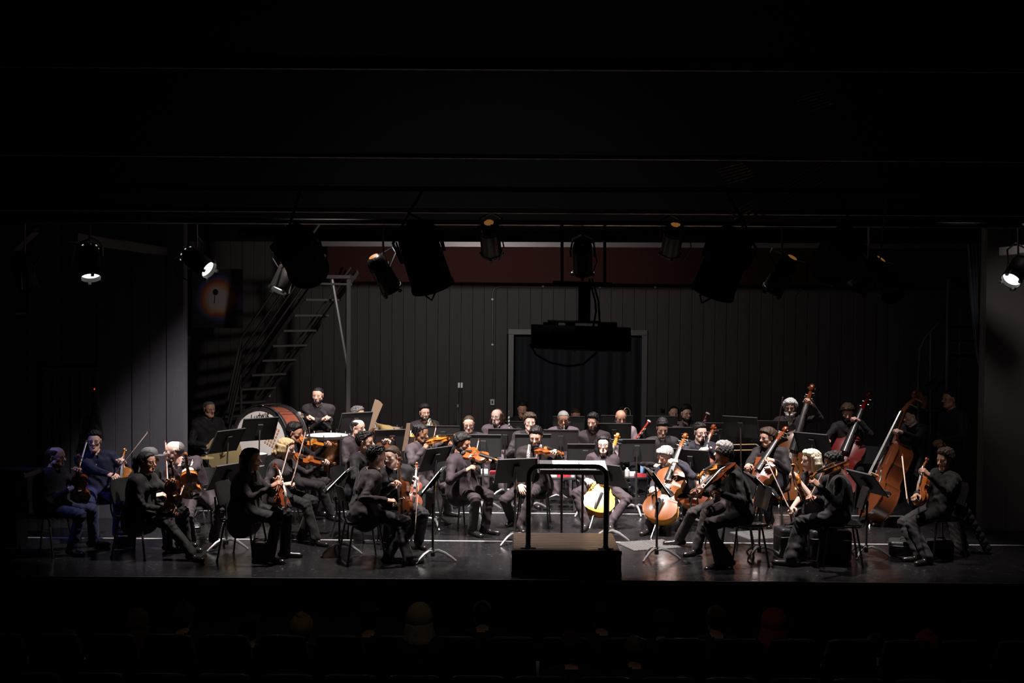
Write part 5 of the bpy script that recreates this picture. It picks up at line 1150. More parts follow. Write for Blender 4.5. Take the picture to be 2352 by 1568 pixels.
person(w_, 'bearded bassoonist in round glasses and pale mauve shirt', 18.2, (1576, 950), 5, hyaw=15, hair=('quiff', 'black'), beard=('full', 'black'), glasses='big', skin='fair', top='lilac', shirt=B0, L=P(1600, 990, 17.8), R=P(1585, 1020, 17.8))
stick('bassoon', 'dark bassoon with white bell ring rising behind the moustached cellist', P(1582, 1030, 17.7), P(1626, 950, 17.8), .02, .018, .034, varnish('bassoon_dark', (.12, .02, .018)), 7, 'bassoon', True)
# --- centre strings
w_ = 'the central violinist in a checked scarf'
I = vln(w_, P(1238, 1033, 14.88), (1294, 1044), -1, (.1, -.5, .85), 'orange')
bw(w_, P(1222, 1085, 14.6), (1242, 1012), 1)
person(w_, 'bearded man in glasses and checked scarf with violin, right hand on knee', 15.1, (1231, 1004), -5, hip=1226, hyaw=-12, hpitch=-12, hair=('quiff', 'black'), beard=('full', 'black'), glasses='big', skin='fair', top='brownblack', shirt=B0, trousers='mauve', L=I['neck'], R=P(1198, 1122, 14.7), rp='relax', feet=(G(1175, 1205), G(1197, 1220)), knees=(P(1163, 1100, 14.7), P(1225, 1112, 14.6)), coat=.4, vneck=.045)
sc_ = MB()
for s in (-1, 1): sc_.tube([P(1229 + s * 13, 1022, 14.98), P(1227 + s * 13, 1040, 14.9), P(1226 + s * 13, 1062, 14.88), P(1226 + s * 13, 1085, 14.88)], [.02, .026, .027, .027], 8, flat=.9)
def check_mat():
    m = mat('checked_scarf', (.3, .28, .28), .8); nt = m.node_tree; tc = nt.nodes.new('ShaderNodeTexCoord'); v = nt.nodes.new('ShaderNodeTexChecker'); v.inputs['Scale'].default_value = 75; v.inputs[1].default_value = (.42, .36, .36, 1); v.inputs[2].default_value = (.03, .022, .024, 1)
    nt.links.new(tc.outputs['Object'], v.inputs['Vector']); nt.links.new(v.outputs[0], nt.nodes['Principled BSDF'].inputs['Base Color']); return m
tag(ob('scarf', sc_.mesh('scarf', [check_mat()])), 'finely checked scarf hanging round the central violinist neck', 'scarf')
w_ = 'the cellist in round glasses'
I = vln(w_, P(1364, 1179, 14.85), (1418, 1000), 1, (-.05, -1, .3), 'yellow', 'amber', 'cello', 'pale yellow cello')
person(w_, 'dark-haired woman in round glasses playing a pale yellow cello', 15.2, (1386, 1021), -3, hip=1380, hyaw=-8, kind='f', hair=('long', 'black'), glasses='big', skin='pale', top='plum', trousers='mauve', L=P(1394, 1052, 15.15), R=P(1352, 1105, 14.95), sc=.95, bare=True, feet=(G(1345, 1216), G(1400, 1218)), knees=(P(1335, 1120, 15.0), P(1420, 1125, 15.05)), Lh=(-.8, .1, .3), hipz=.52)
w_ = 'the grey-bearded cellist'
I = vln(w_, P(1508, 1198, 14.45), (1577, 1000), 1, (-.42, -.9, .2), 'tawny', 'rib', 'cello', 'orange cello')
bw(w_, P(1492, 1138, 14.2), (1560, 1095), -1, (0, -.3, 1))
person(w_, 'grey-haired bearded man bent over an orange cello', 15.0, (1528, 1048), -25, hip=1563, hyaw=-55, hpitch=-24, hair=('wavy', 'grey'), beard=('full', 'grey'), skin='pale', top='slate', shirt=B0, trousers='charcoal', L=P(1543, 1057, 14.6), R=P(1490, 1136, 14.25), lapel=False, feet=(G(1490, 1226), G(1520, 1215)), Lh=(-.9, -.2, .15), hd=-.1)
w_ = 'the moustached cellist in yellow glasses'
I = vln(w_, P(1588, 1165, 15.35), (1642, 980), 1, (-.5, -.85, .2), 'red', 'rib', 'cello', 'red cello')
person(w_, 'moustached man in yellow glasses and navy shirt with red cello', 15.9, (1608, 993), -18, hip=1612, hyaw=18, hpitch=-4, hair=('short', 'black'), beard=('goatee', 'black'), glasses='oval', skin='pale', top='navy', shirt=B0, trousers='charcoal', lapel=False, L=P(1612, 1032, 15.45), R=P(1575, 1085, 15.3), Lh=(-.9, -.1, -.15))
w_ = 'the grey-haired violist'
I = vln(w_, P(1664, 1068, 13.5), (1604, 1096), -1, (-.1, .2, .95), 'amber', kind='viola')
bw(w_, P(1600, 1125, 13.3), (1668, 1040), 1)
person(w_, 'grey-haired violist half hidden behind the front crew-cut violinist', 13.75, (1662, 1038), -72, hip=1672, hyaw=-70, hair=('short', 'grey'), skin='pale', top='dark', shirt='grey', trousers='brownblack', L=P(1624, 1082, 13.3), R=P(1604, 1122, 13.35), feet=(G(1560, 1252), G(1600, 1275)), knees=(P(1562, 1160, 13.5), P(1600, 1180, 13.3)))
w_ = 'the crew-cut front violinist'
I = vln(w_, P(1686, 1066, 12.75), (1605, 1143), -1, (-.35, .15, .9), 'red')
bw(w_, P(1588, 1128, 12.7), (1682, 1058), 1)
person(w_, 'crew-cut bearded man in black shirt playing violin, front right chair', 12.95, (1664, 1053), -78, hip=1702, hyaw=-74, hpitch=-8, hair=('short', 'black'), beard=('stubble', 'black'), skin='tan', top='dark', trousers='brownblack', L=P(1640, 1128, 12.55), R=P(1592, 1126, 12.75), feet=(G(1672, 1302), G(1652, 1304)), knees=(P(1612, 1200, 12.9), P(1618, 1212, 12.7)), shoes=((-.75, -.2, -.1), (-.6, -.3, -.1)))
w_ = 'the cellist with tousled hair'
I = vln(w_, P(1698, 1165, 14.85), (1808, 985), 1, (-.55, -.8, .25), 'red', 'rib', 'cello', 'dark red cello')
bw(w_, P(1712, 1078, 14.55), (1760, 1062), -1, (0, -.3, 1))
person(w_, 'tousle-haired man in glasses and dark shirt playing a red cello', 15.3, (1763, 1004), -30, hip=1772, hyaw=-62, hpitch=-8, hair=('wavy', 'brown'), glasses='oval', skin='fair', top='charcoal', shirt=B0, trousers='slate', lapel=False, L=P(1765, 1054, 14.9), R=P(1710, 1078, 14.65), Lh=(-.8, -.2, .25), feet=(G(1722, 1210), G(1768, 1210)))
# --- basses
w_ = 'the white-bearded bassist'
I = vln(w_, P(1792, 1150, 16.75), (1866, 888), 1, (-.3, -.95, .15), 'tawny', 'red', 'double_bass', 'orange double bass', .95)
bw(w_, P(1786, 990, 16.7), (1799, 905), -1)
person(w_, 'bassist with long white beard, white hair and glasses', 17.3, (1815, 936), -8, hip=1818, hyaw=-18, hpitch=-6, hair=('bushy', 'snow'), beard=('long', 'snow'), glasses='slim', skin='fair', top='plum', hipz=.74, L=P(1858, 918, 16.95), R=P(1786, 992, 16.75), legs=True, sit=False, feet=(G(1785, 1150), G(1825, 1150)), elbows=((.9, -.3, -.5), None))
w_ = 'the curly-bearded bassist in a suit'
I = vln(w_, P(1905, 1150, 16.7), (2000, 906), 1, (-.5, -.85, .2), 'crimson', 'crimson', 'double_bass', 'crimson double bass', .95)
person(w_, 'bearded bassist with bushy dark hair and black suit looking down', 17.2, (1947, 948), -5, hip=1952, hyaw=-15, hpitch=-18, hair=('bushy', 'brown'), beard=('full', 'black'), skin='fair', top='charcoal', shirt=B0, hipz=.70, L=P(1964, 960, 16.85), R=P(1895, 1010, 16.7), sit=False, feet=(G(1925, 1160), G(1970, 1160)), Lh=(-.8, -.2, .45), vneck=.05)
w_ = 'the stooping bassist'
I = vln(w_, P(2003, 1192, 15.25), (2118, 905), 1, (-1, -.1, .12), 'brown', 'brown', 'double_bass', 'brown double bass', 1.0)
person(w_, 'bassist in black stooping behind the neck of a brown bass', 16.0, (2090, 955), -42, hip=2100, hyaw=-70, hpitch=-14, kind='r', hair=('crop', 'black'), skin='pale', top='dark', standing=True, sc=.97, hipz=.85, L=P(2062, 988, 15.55), R=P(2012, 1068, 15.4), feet=(G(2052, 1207), G(2105, 1200)))
w_ = 'the dark standing man by the spiral stair'
person(w_, 'dim man in black and glasses standing in profile by the pillar', 15.8, (2182, 917), -75, hip=2186, hyaw=-75, hair=('crop', 'black'), glasses='slim', skin='brown', top='dark', standing=True, L=P(2150, 1015, 15.5), R=P(2158, 1022, 15.7), feet=None, sc=1.0)
w_ = 'the dim figure behind the brown bass scroll'
person(w_, 'barely lit figure standing behind the scroll of the brown bass', 17.2, (2128, 920), -40, hip=2132, hyaw=-60, hair=('crop', 'black'), skin='brown', top='dark', standing=True, sc=.97)
# --- right desks
w_ = 'the blond violinist on the right desk'
I = vln(w_, P(1846, 1140, 13.35), (1821, 1066), -1, (-.85, -.3, .3), 'amber')
bw(w_, P(1813, 1168, 13.25), (1756, 1045), 1)
person(w_, 'light-blond woman in glasses with violin upright in her arm', 13.35, (1862, 1058), -68, hip=1885, hyaw=-72, kind='f', hair=('mane', 'fairwhite'), glasses='oval', skin='pale', top='charcoal', shirt=B0, trousers='slate', L=P(1822, 1088, 13.2), R=P(1815, 1172, 13.3), short_sleeve=True, feet=(G(1815, 1245), G(1845, 1258)), sc=.97, coat=.5)
w_ = 'the front violinist in a black jacket'
I = vln(w_, P(1940, 1066, 12.8), (1862, 1098), -1, (-.2, .35, .9), 'brown', 'amber')
bw(w_, P(1856, 1150, 12.85), (1918, 1030), 1)
person(w_, 'dark-haired man in glasses and black jacket playing violin, rightmost front', 13.0, (1916, 1064), -98, hip=1925, hyaw=-92, hpitch=-12, hair=('short', 'black'), glasses='oval', skin='tan', top='dark', trousers='charcoal', L=P(1868, 1104, 12.7), R=P(1858, 1140, 12.85), feet=(G(1818, 1300), G(1812, 1296)), belly=.05)
w_ = 'the violinist in a black jumper by the pillar'
I = vln(w_, P(2112, 1160, 13.15), (2130, 1052), 1, (-.9, -.3, .2), 'orange')
bw(w_, P(2084, 1150, 13.0), (2071, 1038), 1)
person(w_, 'man in black jumper by the pillar looking at his upright violin', 13.4, (2172, 1056), -75, hip=2152, hyaw=-62, hpitch=-6, kind='l', hair=('quiff', 'brown'), skin='tan', top='black', trousers='charcoal', L=P(2122, 1080, 13.05), R=P(2088, 1152, 13.05), feet=(G(2112, 1290), G(2130, 1296)), knees=(P(2068, 1185, 13.4), P(2080, 1195, 13.2)))
# --- standing at the rear left
w_ = 'the percussionist in glasses'
person(w_, 'dim percussionist in glasses and black behind the cymbals', 17.3, (480, 940), 40, hip=478, hyaw=45, hair=('crop', 'salt'), glasses='slim', skin='tan', top='dark', hipz=.66, sit=False)
w_ = 'the man with folded arms'
person(w_, 'bearded man with folded arms leaning at the rear wall', 17.0, (730, 908), 0, hip=732, hyaw=-5, hpitch=-4, hair=('crop', 'black'), beard=('full', 'black'), skin='fair', top='charcoal', standing=True, sc=.97, L=P(711, 956, 16.8), R=P(750, 957, 16.78), hipz=.84, lp='fist', rp='fist')
print('\n'.join(WARN))
# ------------------------------------------------------------------ music stands
def std(label, px, py, d, yaw, tilt=70, paper=False, by=None):
    c = P(px, py, d); return stand(label, (c[0], c[1], 0), c[2], yaw, tilt, paper, by)
STANDS = [
    ('black music stand tilted before the hanging brass cymbal', 520, 1012, 14.6, 240, 60, False),
    ('black music stand in front of the big bass drum', 594, 985, 15.2, 220, 64, False),
    ('black music stand beside the long-haired violinist chair', 520, 1092, 13.5, 240, 60, False),
    ('black stand edge-on between blond and black-coated violinists', 780, 1100, 13.3, -92, 46, True),
    ('black stand edge-on before the mauve-suited violinist', 995, 1103, 12.95, -94, 52, True),
    ('black stand before the violinist with dreadlocks', 998, 1053, 14.9, 232, 64, False),
    ('black stand between the podium and the checked-scarf violinist', 1184, 1080, 13.95, 200, 64, False),
    ('black stand behind the podium rail before the yellow cello', 1398, 1090, 14.2, 136, 58, False),
    ('black stand edge-on before the grey-bearded cellist', 1510, 1105, 13.15, 95, 54, True),
    ('black stand beside the crew-cut front violinist', 1746, 1112, 13.3, 93, 44, True),
    ('black stand between blond violinist and the brown bass', 1992, 1108, 13.35, 108, 50, True),
    ('black stand before the crimson double bass', 1868, 1018, 15.8, 138, 60, False),
    ('tall black stand behind the grey-haired violist', 1703, 980, 16.4, 150, 64, False),
    ('black stand with light rim before the grey-haired horn player', 815, 970, 16.9, 216, 64, False),
    ('black stand before the man in short sleeves', 899, 1011, 16.1, 200, 68, False),
    ('black stand before the bearded horn player in glasses', 1018, 1001, 17.6, 180, 72, False),
    ('black stand before the moustached wind player', 1110, 1023, 16.2, 180, 72, False),
    ('black stand before the long-haired bald clarinettist', 1160, 1008, 17.3, 180, 72, False),
    ('black stand low before the dim man in the doorway', 1190, 990, 18.3, 180, 72, False),
    ('black stand before the curly-haired wind player', 1224, 1022, 16.1, 180, 72, False),
    ('black stand before the grey-haired clarinettist', 1288, 1011, 16.8, 180, 72, False),
    ('black stand behind the grey-haired clarinettist shoulder', 1306, 978, 18.5, 180, 72, False),
    ('black stand just left of the round-glasses cellist', 1344, 1045, 15.9, 182, 72, False),
    ('black stand before the bald bassoonist', 1410, 996, 17.1, 180, 72, False),
    ('black stand behind the bald bassoonist', 1416, 976, 18.4, 180, 72, False),
    ('black stand right of the yellow cello scroll', 1462, 1034, 16.0, 184, 72, False),
    ('black stand before the dim trumpeter at the rear wall', 1518, 978, 18.1, 180, 72, False),
    ('black stand before the bearded bassoonist in glasses', 1568, 1005, 17.4, 180, 72, False),
    ('black stand between the orange cello and the red cello', 1588, 1058, 15.0, 152, 66, False),
    ('black stand behind the scroll of the red cello', 1652, 995, 17.0, 180, 72, False),
    ('black stand beside the white-bearded bassist hand', 1768, 990, 17.0, 180, 72, False)]
for s_ in STANDS: std(s_[0], *s_[1:7], by=(20 if s_[3] < 14 else None))
# ------------------------------------------------------------------ percussion
WOODR = varnish('drum_shell', (.22, .06, .035)); HEADM = mat('drum_head', (.6, .55, .52), .55, var=.06, vscale=6)
bd = thing('bass_drum', 'large bass drum with cream head, lettering and red-brown shell', 'bass drum', M=None, loc=(0, 0, 0)); cD = P(620, 1008, 16.7); axd = nrm((-.42, -.88, .05)); bd.matrix_world = frame(cD, axd, (0, 0, 1))
R_ = .455; m = MB(); m.lathe([(R_, -.2), (R_, .2)], 40, M=(rotx(-math.pi / 2), (0, 0, 0))); m.lathe([(R_ - .01, .2), (R_ - .01, -.2)], 40, M=(rotx(-math.pi / 2), (0, 0, 0))); part('shell', m.mesh('drum_shell', [WOODR]), bd)
for s in (-1, 1):
    m = MB(); m.lathe([(0, s * .205), (R_ * .5, s * .205), (R_ + .005, s * .203)] if s > 0 else [(R_ + .005, -.203), (0, -.205)], 40, M=(rotx(-math.pi / 2), (0, 0, 0))); part('drum_head', m.mesh('drum_head', [HEADM]), bd)
    m = MB(); m.lathe([(R_ - .012, s * .20 - .03), (R_ + .022, s * .20 - .03), (R_ + .022, s * .20 + .03), (R_ - .012, s * .20 + .03), (R_ - .012, s * .2 - .03)], 40, M=(rotx(-math.pi / 2), (0, 0, 0))); part('hoop', m.mesh('drum_hoop', [BLACKM]), bd)
    m = MB(); m.tube([((R_ + .03) * math.cos(a), s * .235, (R_ + .03) * math.sin(a)) for a in np.linspace(0, 2 * math.pi, 40)], .006, 6); part('rim', m.mesh('drum_rim', [CHROME]), bd)
for k in range(10):
    a = 2 * math.pi * (k + .5) / 10; m = MB(); m.tube([((R_ + .045) * math.cos(a), -.23, (R_ + .045) * math.sin(a)), ((R_ + .045) * math.cos(a), .25, (R_ + .045) * math.sin(a))], .006, 6); m.tube([((R_ + .045) * math.cos(a) - .03 * math.sin(a), .25, (R_ + .045) * math.sin(a) + .03 * math.cos(a)), ((R_ + .045) * math.cos(a) + .03 * math.sin(a), .25, (R_ + .045) * math.sin(a) - .03 * math.cos(a))], .007, 6); part('tension_rod', m.mesh('tension_rod', [CHROME]), bd)
def text_mesh(body, size, shear=.25):
    cu = bpy.data.curves.new('lettering', 'FONT'); cu.body = body; cu.size = size; cu.shear = shear; cu.extrude = .0015; cu.align_x = 'CENTER'; o = bpy.data.objects.new('t', cu); COL.objects.link(o)
    dg = bpy.context.evaluated_depsgraph_get(); me = bpy.data.meshes.new_from_object(o.evaluated_get(dg)); bpy.data.objects.remove(o); me.name = 'lettering'; me.materials.clear(); me.materials.append(EBONY); return me
# lettering lies on the front head: local x to the right in the picture is -x of the drum frame
bm_ = np.array([[-1, 0, 0], [0, 0, 1], [0, 1, 0]]).T
def let(body, size, x, z, rot): 
    me = text_mesh(body, size); c, s = math.cos(rot), math.sin(rot); X = np.array([-c, 0, s]); Y = np.array([s, 0, c]); Zv = np.cross(X, Y); part('lettering', me, bd, M4(np.stack([X, Y, Zv], 1), (x, .209, z)))
let('Ludwig', .115, .03, .30, .24); let('U.S.A.', .075, -.10, .255, .24)
m = MB(); m.tube([((.14) * math.cos(a) + .03, .209, .30 + .0 * a) for a in np.linspace(math.pi, 0, 3)], .003, 5)
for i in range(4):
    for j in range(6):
        m = MB(); c, s = math.cos(.42), math.sin(.42); u, v = (i - 1.5) * .045, (j - 2.5) * .05; m.box((-.19 - (u * c + v * s), .208, .06 + (-u * s + v * c)), (.026, .003, .03), roty(-.42)); part('brown_mark', m.mesh('drum_mark', [mat('mark_brown', (.42, .2, .09), .6)], smooth=False), bd)  # tilted grid of small brown marks on the front head
for s in (-1, 1): m = MB(); iv = np.array(bd.matrix_world.inverted()); g0 = np.array([cD[0] + s * .3, cD[1] + .1, 0.]); loc = lambda p_: (iv @ np.append(p_, 1))[:3]; m.tube([loc(g0), loc(g0 + np.array([-s * .02, 0, cD[2] - .4])), loc(g0 + np.array([-s * .05, -.02, cD[2] - .3]))], .02, 7); part('drum_stand', m.mesh('drum_stand', [BLACKM]), bd)
def cymbal(px, py, d, ax, r, label, pole=True):
    c = P(px, py, d); z = nrm(ax); M = frame(c, np.cross(z, (1, 0, 0)), z); t = thing('cymbal', label, 'cymbal', M=M); m = MB(); m.lathe([(0, .04), (r * .14, .035), (r * .2, .018), (r * .6, .008), (r, 0), (r, -.002), (r * .6, .005), (r * .2, .014), (0, .03)], 36); part('plate', m.mesh('cymbal_plate', [mat('cymbal_bronze', (.3, .23, .11), .45, .55, bump=.1, bscale=40)]), t)
    m = MB(); m.tube([(0, 0, .03), (0, 0, .06)], .012, 8); part('nut', m.mesh('cymbal_nut', [BLACKM]), t)
    if pole:
        iv = np.linalg.inv(np.array(M)); L_ = lambda p_: (iv @ np.append(p_, 1))[:3]; m = MB(); g0 = np.array([c[0], c[1] + .1, 0]); m.tube([L_(g0), L_(g0 + Z3 * (c[2])), L_(c)], .011, 7); part('pole', m.mesh('cymbal_pole', [CHROME]), t)
        for k in range(3): a = 2 * math.pi * k / 3; m = MB(); m.tube([L_(g0 + Z3 * .35), L_(g0 + np.array([.25 * math.cos(a), .25 * math.sin(a), .01]))], .009, 6); part('leg', m.mesh('cymbal_leg', [CHROME]), t)
cymbal(514, 1040, 15.9, (-.15, -1, .12), .255, 'large bronze cymbal hanging upright beside the bass drum')
cymbal(474, 1051, 15.6, (.05, -.05, 1), .1, 'small flat cymbal seen edge-on beside the bronze one')
def timpano(px, py, d, r, label, tilt=.0, headm=None):
    c = P(px, py, d); t = thing('timpani', label, 'timpani', (c[0], c[1], 0)); z = c[2]
    m = MB(); m.lathe([(r * .97, z - .02), (r * .95, z - .12), (r * .86, z - .25), (r * .65, z - .36), (r * .3, z - .42), (.05, z - .43), (.05, z - .5)], 30); part('bowl', m.mesh('timpani_bowl', [mat('copper', (.62, .28, .13), .25, 1.0, bump=.06, bscale=14)]), t)
    m = MB(); m.lathe([(0, z + .002), (r * .98, z), (r, z - .012)], 30); part('drum_head', m.mesh('timpani_head', [headm or mat('timpani_skin', (.78, .75, .72), .5)]), t)
    m = MB(); m.lathe([(r * .99, z - .03), (r * 1.05, z - .03), (r * 1.05, z + .004), (r * .99, z + .004)], 30); part('hoop', m.mesh('timpani_hoop', [CHROME]), t)
    for k in range(8): a = 2 * math.pi * k / 8; m = MB(); m.tube([(r * 1.08 * math.cos(a), r * 1.08 * math.sin(a), z + .03), (r * 1.08 * math.cos(a), r * 1.08 * math.sin(a), z - .18)], .008, 6); part('tension_rod', m.mesh('timpani_rod', [CHROME]), t)
    for k in range(4): a = 2 * math.pi * (k + .5) / 4; m = MB(); m.tube([(r * 1.06 * math.cos(a), r * 1.06 * math.sin(a), z - .05), (r * 1.02 * math.cos(a), r * 1.02 * math.sin(a), .2), (r * .8 * math.cos(a), r * .8 * math.sin(a), .02)], .018, 7); part('strut', m.mesh('timpani_strut', [BLACKM]), t)
    m = MB(); m.lathe([(r * .8, 0), (r * .8, .05), (.1, .09)], 20); part('base', m.mesh('timpani_base', [BLACKM]), t); m = MB(); m.box((0, -r, .1), (.1, .2, .03), rotx(.4)); part('pedal', m.mesh('pedal', [CHROME], smooth=False), t)
timpano(752, 999, 16.2, .29, 'copper timpani with bright white head beside the short-sleeved man')
timpano(872, 983, 17.9, .32, 'timpani with brown lid behind the horn player stand', headm=mat('timpani_lid', (.2, .14, .1), .6))
# snare and mallets
c = P(584, 1042, 15.8); t = thing('snare_drum', 'small white-topped snare drum behind the long-haired violinist head', 'snare drum', (c[0], c[1], 0)); m = MB(); m.lathe([(.17, c[2] - .14), (.18, c[2] - .13), (.18, c[2]), (.17, c[2] + .004)], 24); part('shell', m.mesh('snare_shell', [CHROME]), t); m = MB(); m.lathe([(0, c[2] + .002), (.17, c[2] + .001)], 24); part('drum_head', m.mesh('snare_head', [MATS['timpani_skin']]), t)
for k in range(3): a = 2 * math.pi * k / 3; m = MB(); m.tube([(0, 0, .45), (.25 * math.cos(a), .25 * math.sin(a), .01)], .01, 6); part('leg', m.mesh('snare_leg', [CHROME]), t); m = MB(); m.tube([(0, 0, .4), (.16 * math.cos(a), .16 * math.sin(a), c[2] - .13)], .01, 6); part('arm', m.mesh('snare_arm', [CHROME]), t)
c = P(680, 955, 17.6); t = thing('mallet_tray', 'small tray table holding mallets behind the bass drum', 'tray table', (c[0], c[1], 0)); m = MB(); m.box((0, 0, c[2]), (.42, .25, .02)); part('top', m.mesh('tray_top', [mat('tray_wood', (.35, .24, .14), .6)], smooth=False), t); m = MB(); m.tube([(0, 0, 0), (0, 0, c[2])], .02, 8); m.lathe([(.2, 0), (.2, .02), (.02, .04)], 14); part('pole', m.mesh('tray_pole', [BLACKM]), t)
for k, dx in enumerate((-.12, -.04, .05, .14)):
    q = c + np.array([dx, -.03, .04]); t2 = thing('mallet', 'white felt mallet on the tray behind the bass drum', 'mallet', q, 'felt mallets on the tray'); m = MB(); m.lathe([(0, -.03), (.03, -.02), (.034, 0), (.03, .02), (0, .03)], 12); part('felt_head', m.mesh('felt_head', [mat('felt_white', (.6, .55, .52), .9)]), t2); m = MB(); m.tube([(0, 0, 0), (.14, .05, -.01)], .006, 6); part('shaft', m.mesh('mallet_shaft', [MATS['tray_wood']]), t2)
# tall tapered brown panels
def panel(pix, d, label):
    V = [P(a, b_, d) for a, b_ in pix]; o = V[0]; n = len(V); m = MB(); m.add([v - o for v in V] + [v - o + np.array([0, .025, 0]) for v in V], [list(range(n)), list(range(2 * n - 1, n - 1, -1))] + [[i, i + n, (i + 1) % n + n, (i + 1) % n] for i in range(n)]); tag(ob('tapered_panel', m.mesh('tapered_panel', [mat('panel_brown', (.2, .13, .085), .55)], smooth=False), M=Matrix.Translation(Vector(o))), label, 'panel')
panel([(840, 985), (861, 917), (868, 919), (874, 923), (879, 929), (856, 985), (846, 1010), (832, 1010)], 17.2, 'tall tapered brown panel rising beside the horn player')
panel([(918, 1065), (934, 972), (942, 972), (942, 985), (930, 1065)], 16.0, 'narrow brown panel standing behind the violinist with dreadlocks')
c = P(936, 1003, 16.6); t = thing('trombone', 'gleaming brass bell behind the violinist with dreadlocks', 'trombone', M=frame(c, (.3, -.3, .9), (0, -1, 0))); m = MB(); m.tube([(0, -.35, 0), (0, -.12, 0), (0, -.04, 0), (0, .03, 0), (0, .06, 0)], [.012, .02, .04, .07, .1], 18, cap=False); part('bell', m.mesh('trombone_bell', [BRASS]), t); m = MB(); m.tube([(0, -.35, 0), (.04, -.4, 0), (.08, -.35, 0), (.08, .1, 0)], .009, 7); part('slide', m.mesh('trombone_slide', [BRASS]), t); iv = np.linalg.inv(np.array(t.matrix_world)); m = MB(); m.tube([(0, -.2, 0), (iv @ np.array([c[0], c[1], 0, 1]))[:3]], .01, 6); part('peg_stand', m.mesh('peg_stand', [BLACKM]), t)
d_ = 16.8; t = thing('trombone', 'brass trombone slide lying level behind the front violinists', 'trombone', P(1712, 1027, d_)); o_ = np.array(t.location)
for y_ in (1021, 1034): m = MB(); m.tube([P(1684, y_, d_) - o_, P(1736, y_ - 1, d_) - o_], .009, 7); part('slide_tube', m.mesh('slide_tube', [BRASS]), t)
m = MB(); m.tube([P(1736, 1020, d_) - o_, P(1741, 1023, d_) - o_, P(1742, 1030, d_) - o_, P(1737, 1033, d_) - o_], .011, 7); part('slide_bow', m.mesh('slide_bow', [SILVER]), t); m = MB(); m.tube([P(1700, 1034, d_) - o_, np.array([0, 0, -o_[2]])], .01, 6); part('peg_stand', m.mesh('peg_stand', [BLACKM]), t)
# ------------------------------------------------------------------ low tables with bottles and small things
def table(px, d, w_, label):
    c = PZ(px, d, .45); t = thing('low_table', label, 'table', (c[0], c[1], 0)); m = MB(); m.box((0, 0, .44), (w_, .42, .025)); part('top', m.mesh('table_top', [BLACKM], smooth=False), t)
    for sx in (-1, 1):
        for sy in (-1, 1): m = MB(); m.box((sx * (w_ / 2 - .02), sy * .18, .215), (.03, .03, .43)); part('leg', m.mesh('table_leg', [BLACKM], smooth=False), t)
    m = MB(); m.box((0, -.18, .16), (w_ - .03, .025, .03)); m.box((0, -.18, .08), (w_ - .03, .025, .02)); part('rail', m.mesh('table_rail', [DKSTEEL], smooth=False), t); return c
def small(name, cat, label, loc, me, group=None): return tag(ob(name, me, M=Matrix.Translation(Vector(loc))), label, cat, group)
def bottle(loc, label, h=.2, col=(.25, .4, .6)):
    t = thing('water_bottle', label, 'bottle', loc); m = MB(); m.lathe([(0, 0), (.032, 0), (.034, .01), (.034, h * .7), (.014, h * .88), (.013, h * .94)], 14); part('flask', m.mesh('flask', [mat('bottle_%d' % int(col[0] * 100), col, .1, spec=.8)]), t); m = MB(); m.lathe([(.016, h * .93), (.016, h), (0, h)], 12); part('bottle_cap', m.mesh('bottle_cap', [mat('cap_white', (.6, .6, .62), .4)]), t)
tc_ = [table(1132, 16.6, .42, 'low black table behind the mauve-suited violinist'), table(1284, 16.4, .45, 'low black table behind the checked-scarf violinist'), table(1455, 16.5, .55, 'low black table between the two front cellos')]
def slab(w_, d_, h_, m_): m = MB(); m.box((0, 0, h_ / 2), (w_, d_, h_)); m.box((0, 0, h_), (w_ * .9, d_ * .85, h_ * .3)); return m.mesh('slab', [m_], smooth=False)
REDM = mat('red_cloth', (.35, .02, .03), .8); WHT = mat('white_box', (.6, .58, .57), .5)
small('reed_case', 'reed case', 'white rounded case on the table behind the checked-scarf violinist', tc_[1] + np.array([-.1, -.08, .005]), slab(.13, .1, .05, WHT)); small('cleaning_cloth', 'cloth', 'red cloth beside the white rounded case on the low table', tc_[1] + np.array([.04, -.1, .005]), slab(.14, .1, .03, REDM)); small('paper_box', 'box', 'small red and white box at the low table edge', tc_[1] + np.array([.15, -.05, .005]), slab(.08, .1, .07, REDM)); bottle(tc_[1] + np.array([.19, -.12, .005]), 'tiny clear bottle on the low table by the red box', .1, (.5, .5, .52))
small('cleaning_cloth', 'cloth', 'red cloth on the table behind the mauve-suited violinist', tc_[0] + np.array([.05, -.1, .005]), slab(.18, .12, .04, REDM)); small('reed_case', 'reed case', 'pale case behind the mauve-suited violinist elbow', tc_[0] + np.array([-.12, -.02, .005]), slab(.1, .1, .05, WHT))
bottle(tc_[2] + np.array([.13, .02, .005]), 'blue-capped water bottle between the two front cellos', .22, (.2, .34, .55)); bottle(tc_[2] + np.array([-.1, -.1, .005]), 'short white bottle on the table between the cellos', .12, (.6, .58, .56)); small('cleaning_cloth', 'cloth', 'red and white cloth on the table between the cellos', tc_[2] + np.array([.08, -.14, .005]), slab(.16, .1, .04, REDM)); small('reed_case', 'reed case', 'dark open case on the table between the cellos', tc_[2] + np.array([-.18, -.02, .005]), slab(.14, .12, .05, BLACKP)); small('paper_box', 'box', 'small white box on the table between the cellos', tc_[2] + np.array([-.02, -.05, .005]), slab(.09, .08, .05, WHT))
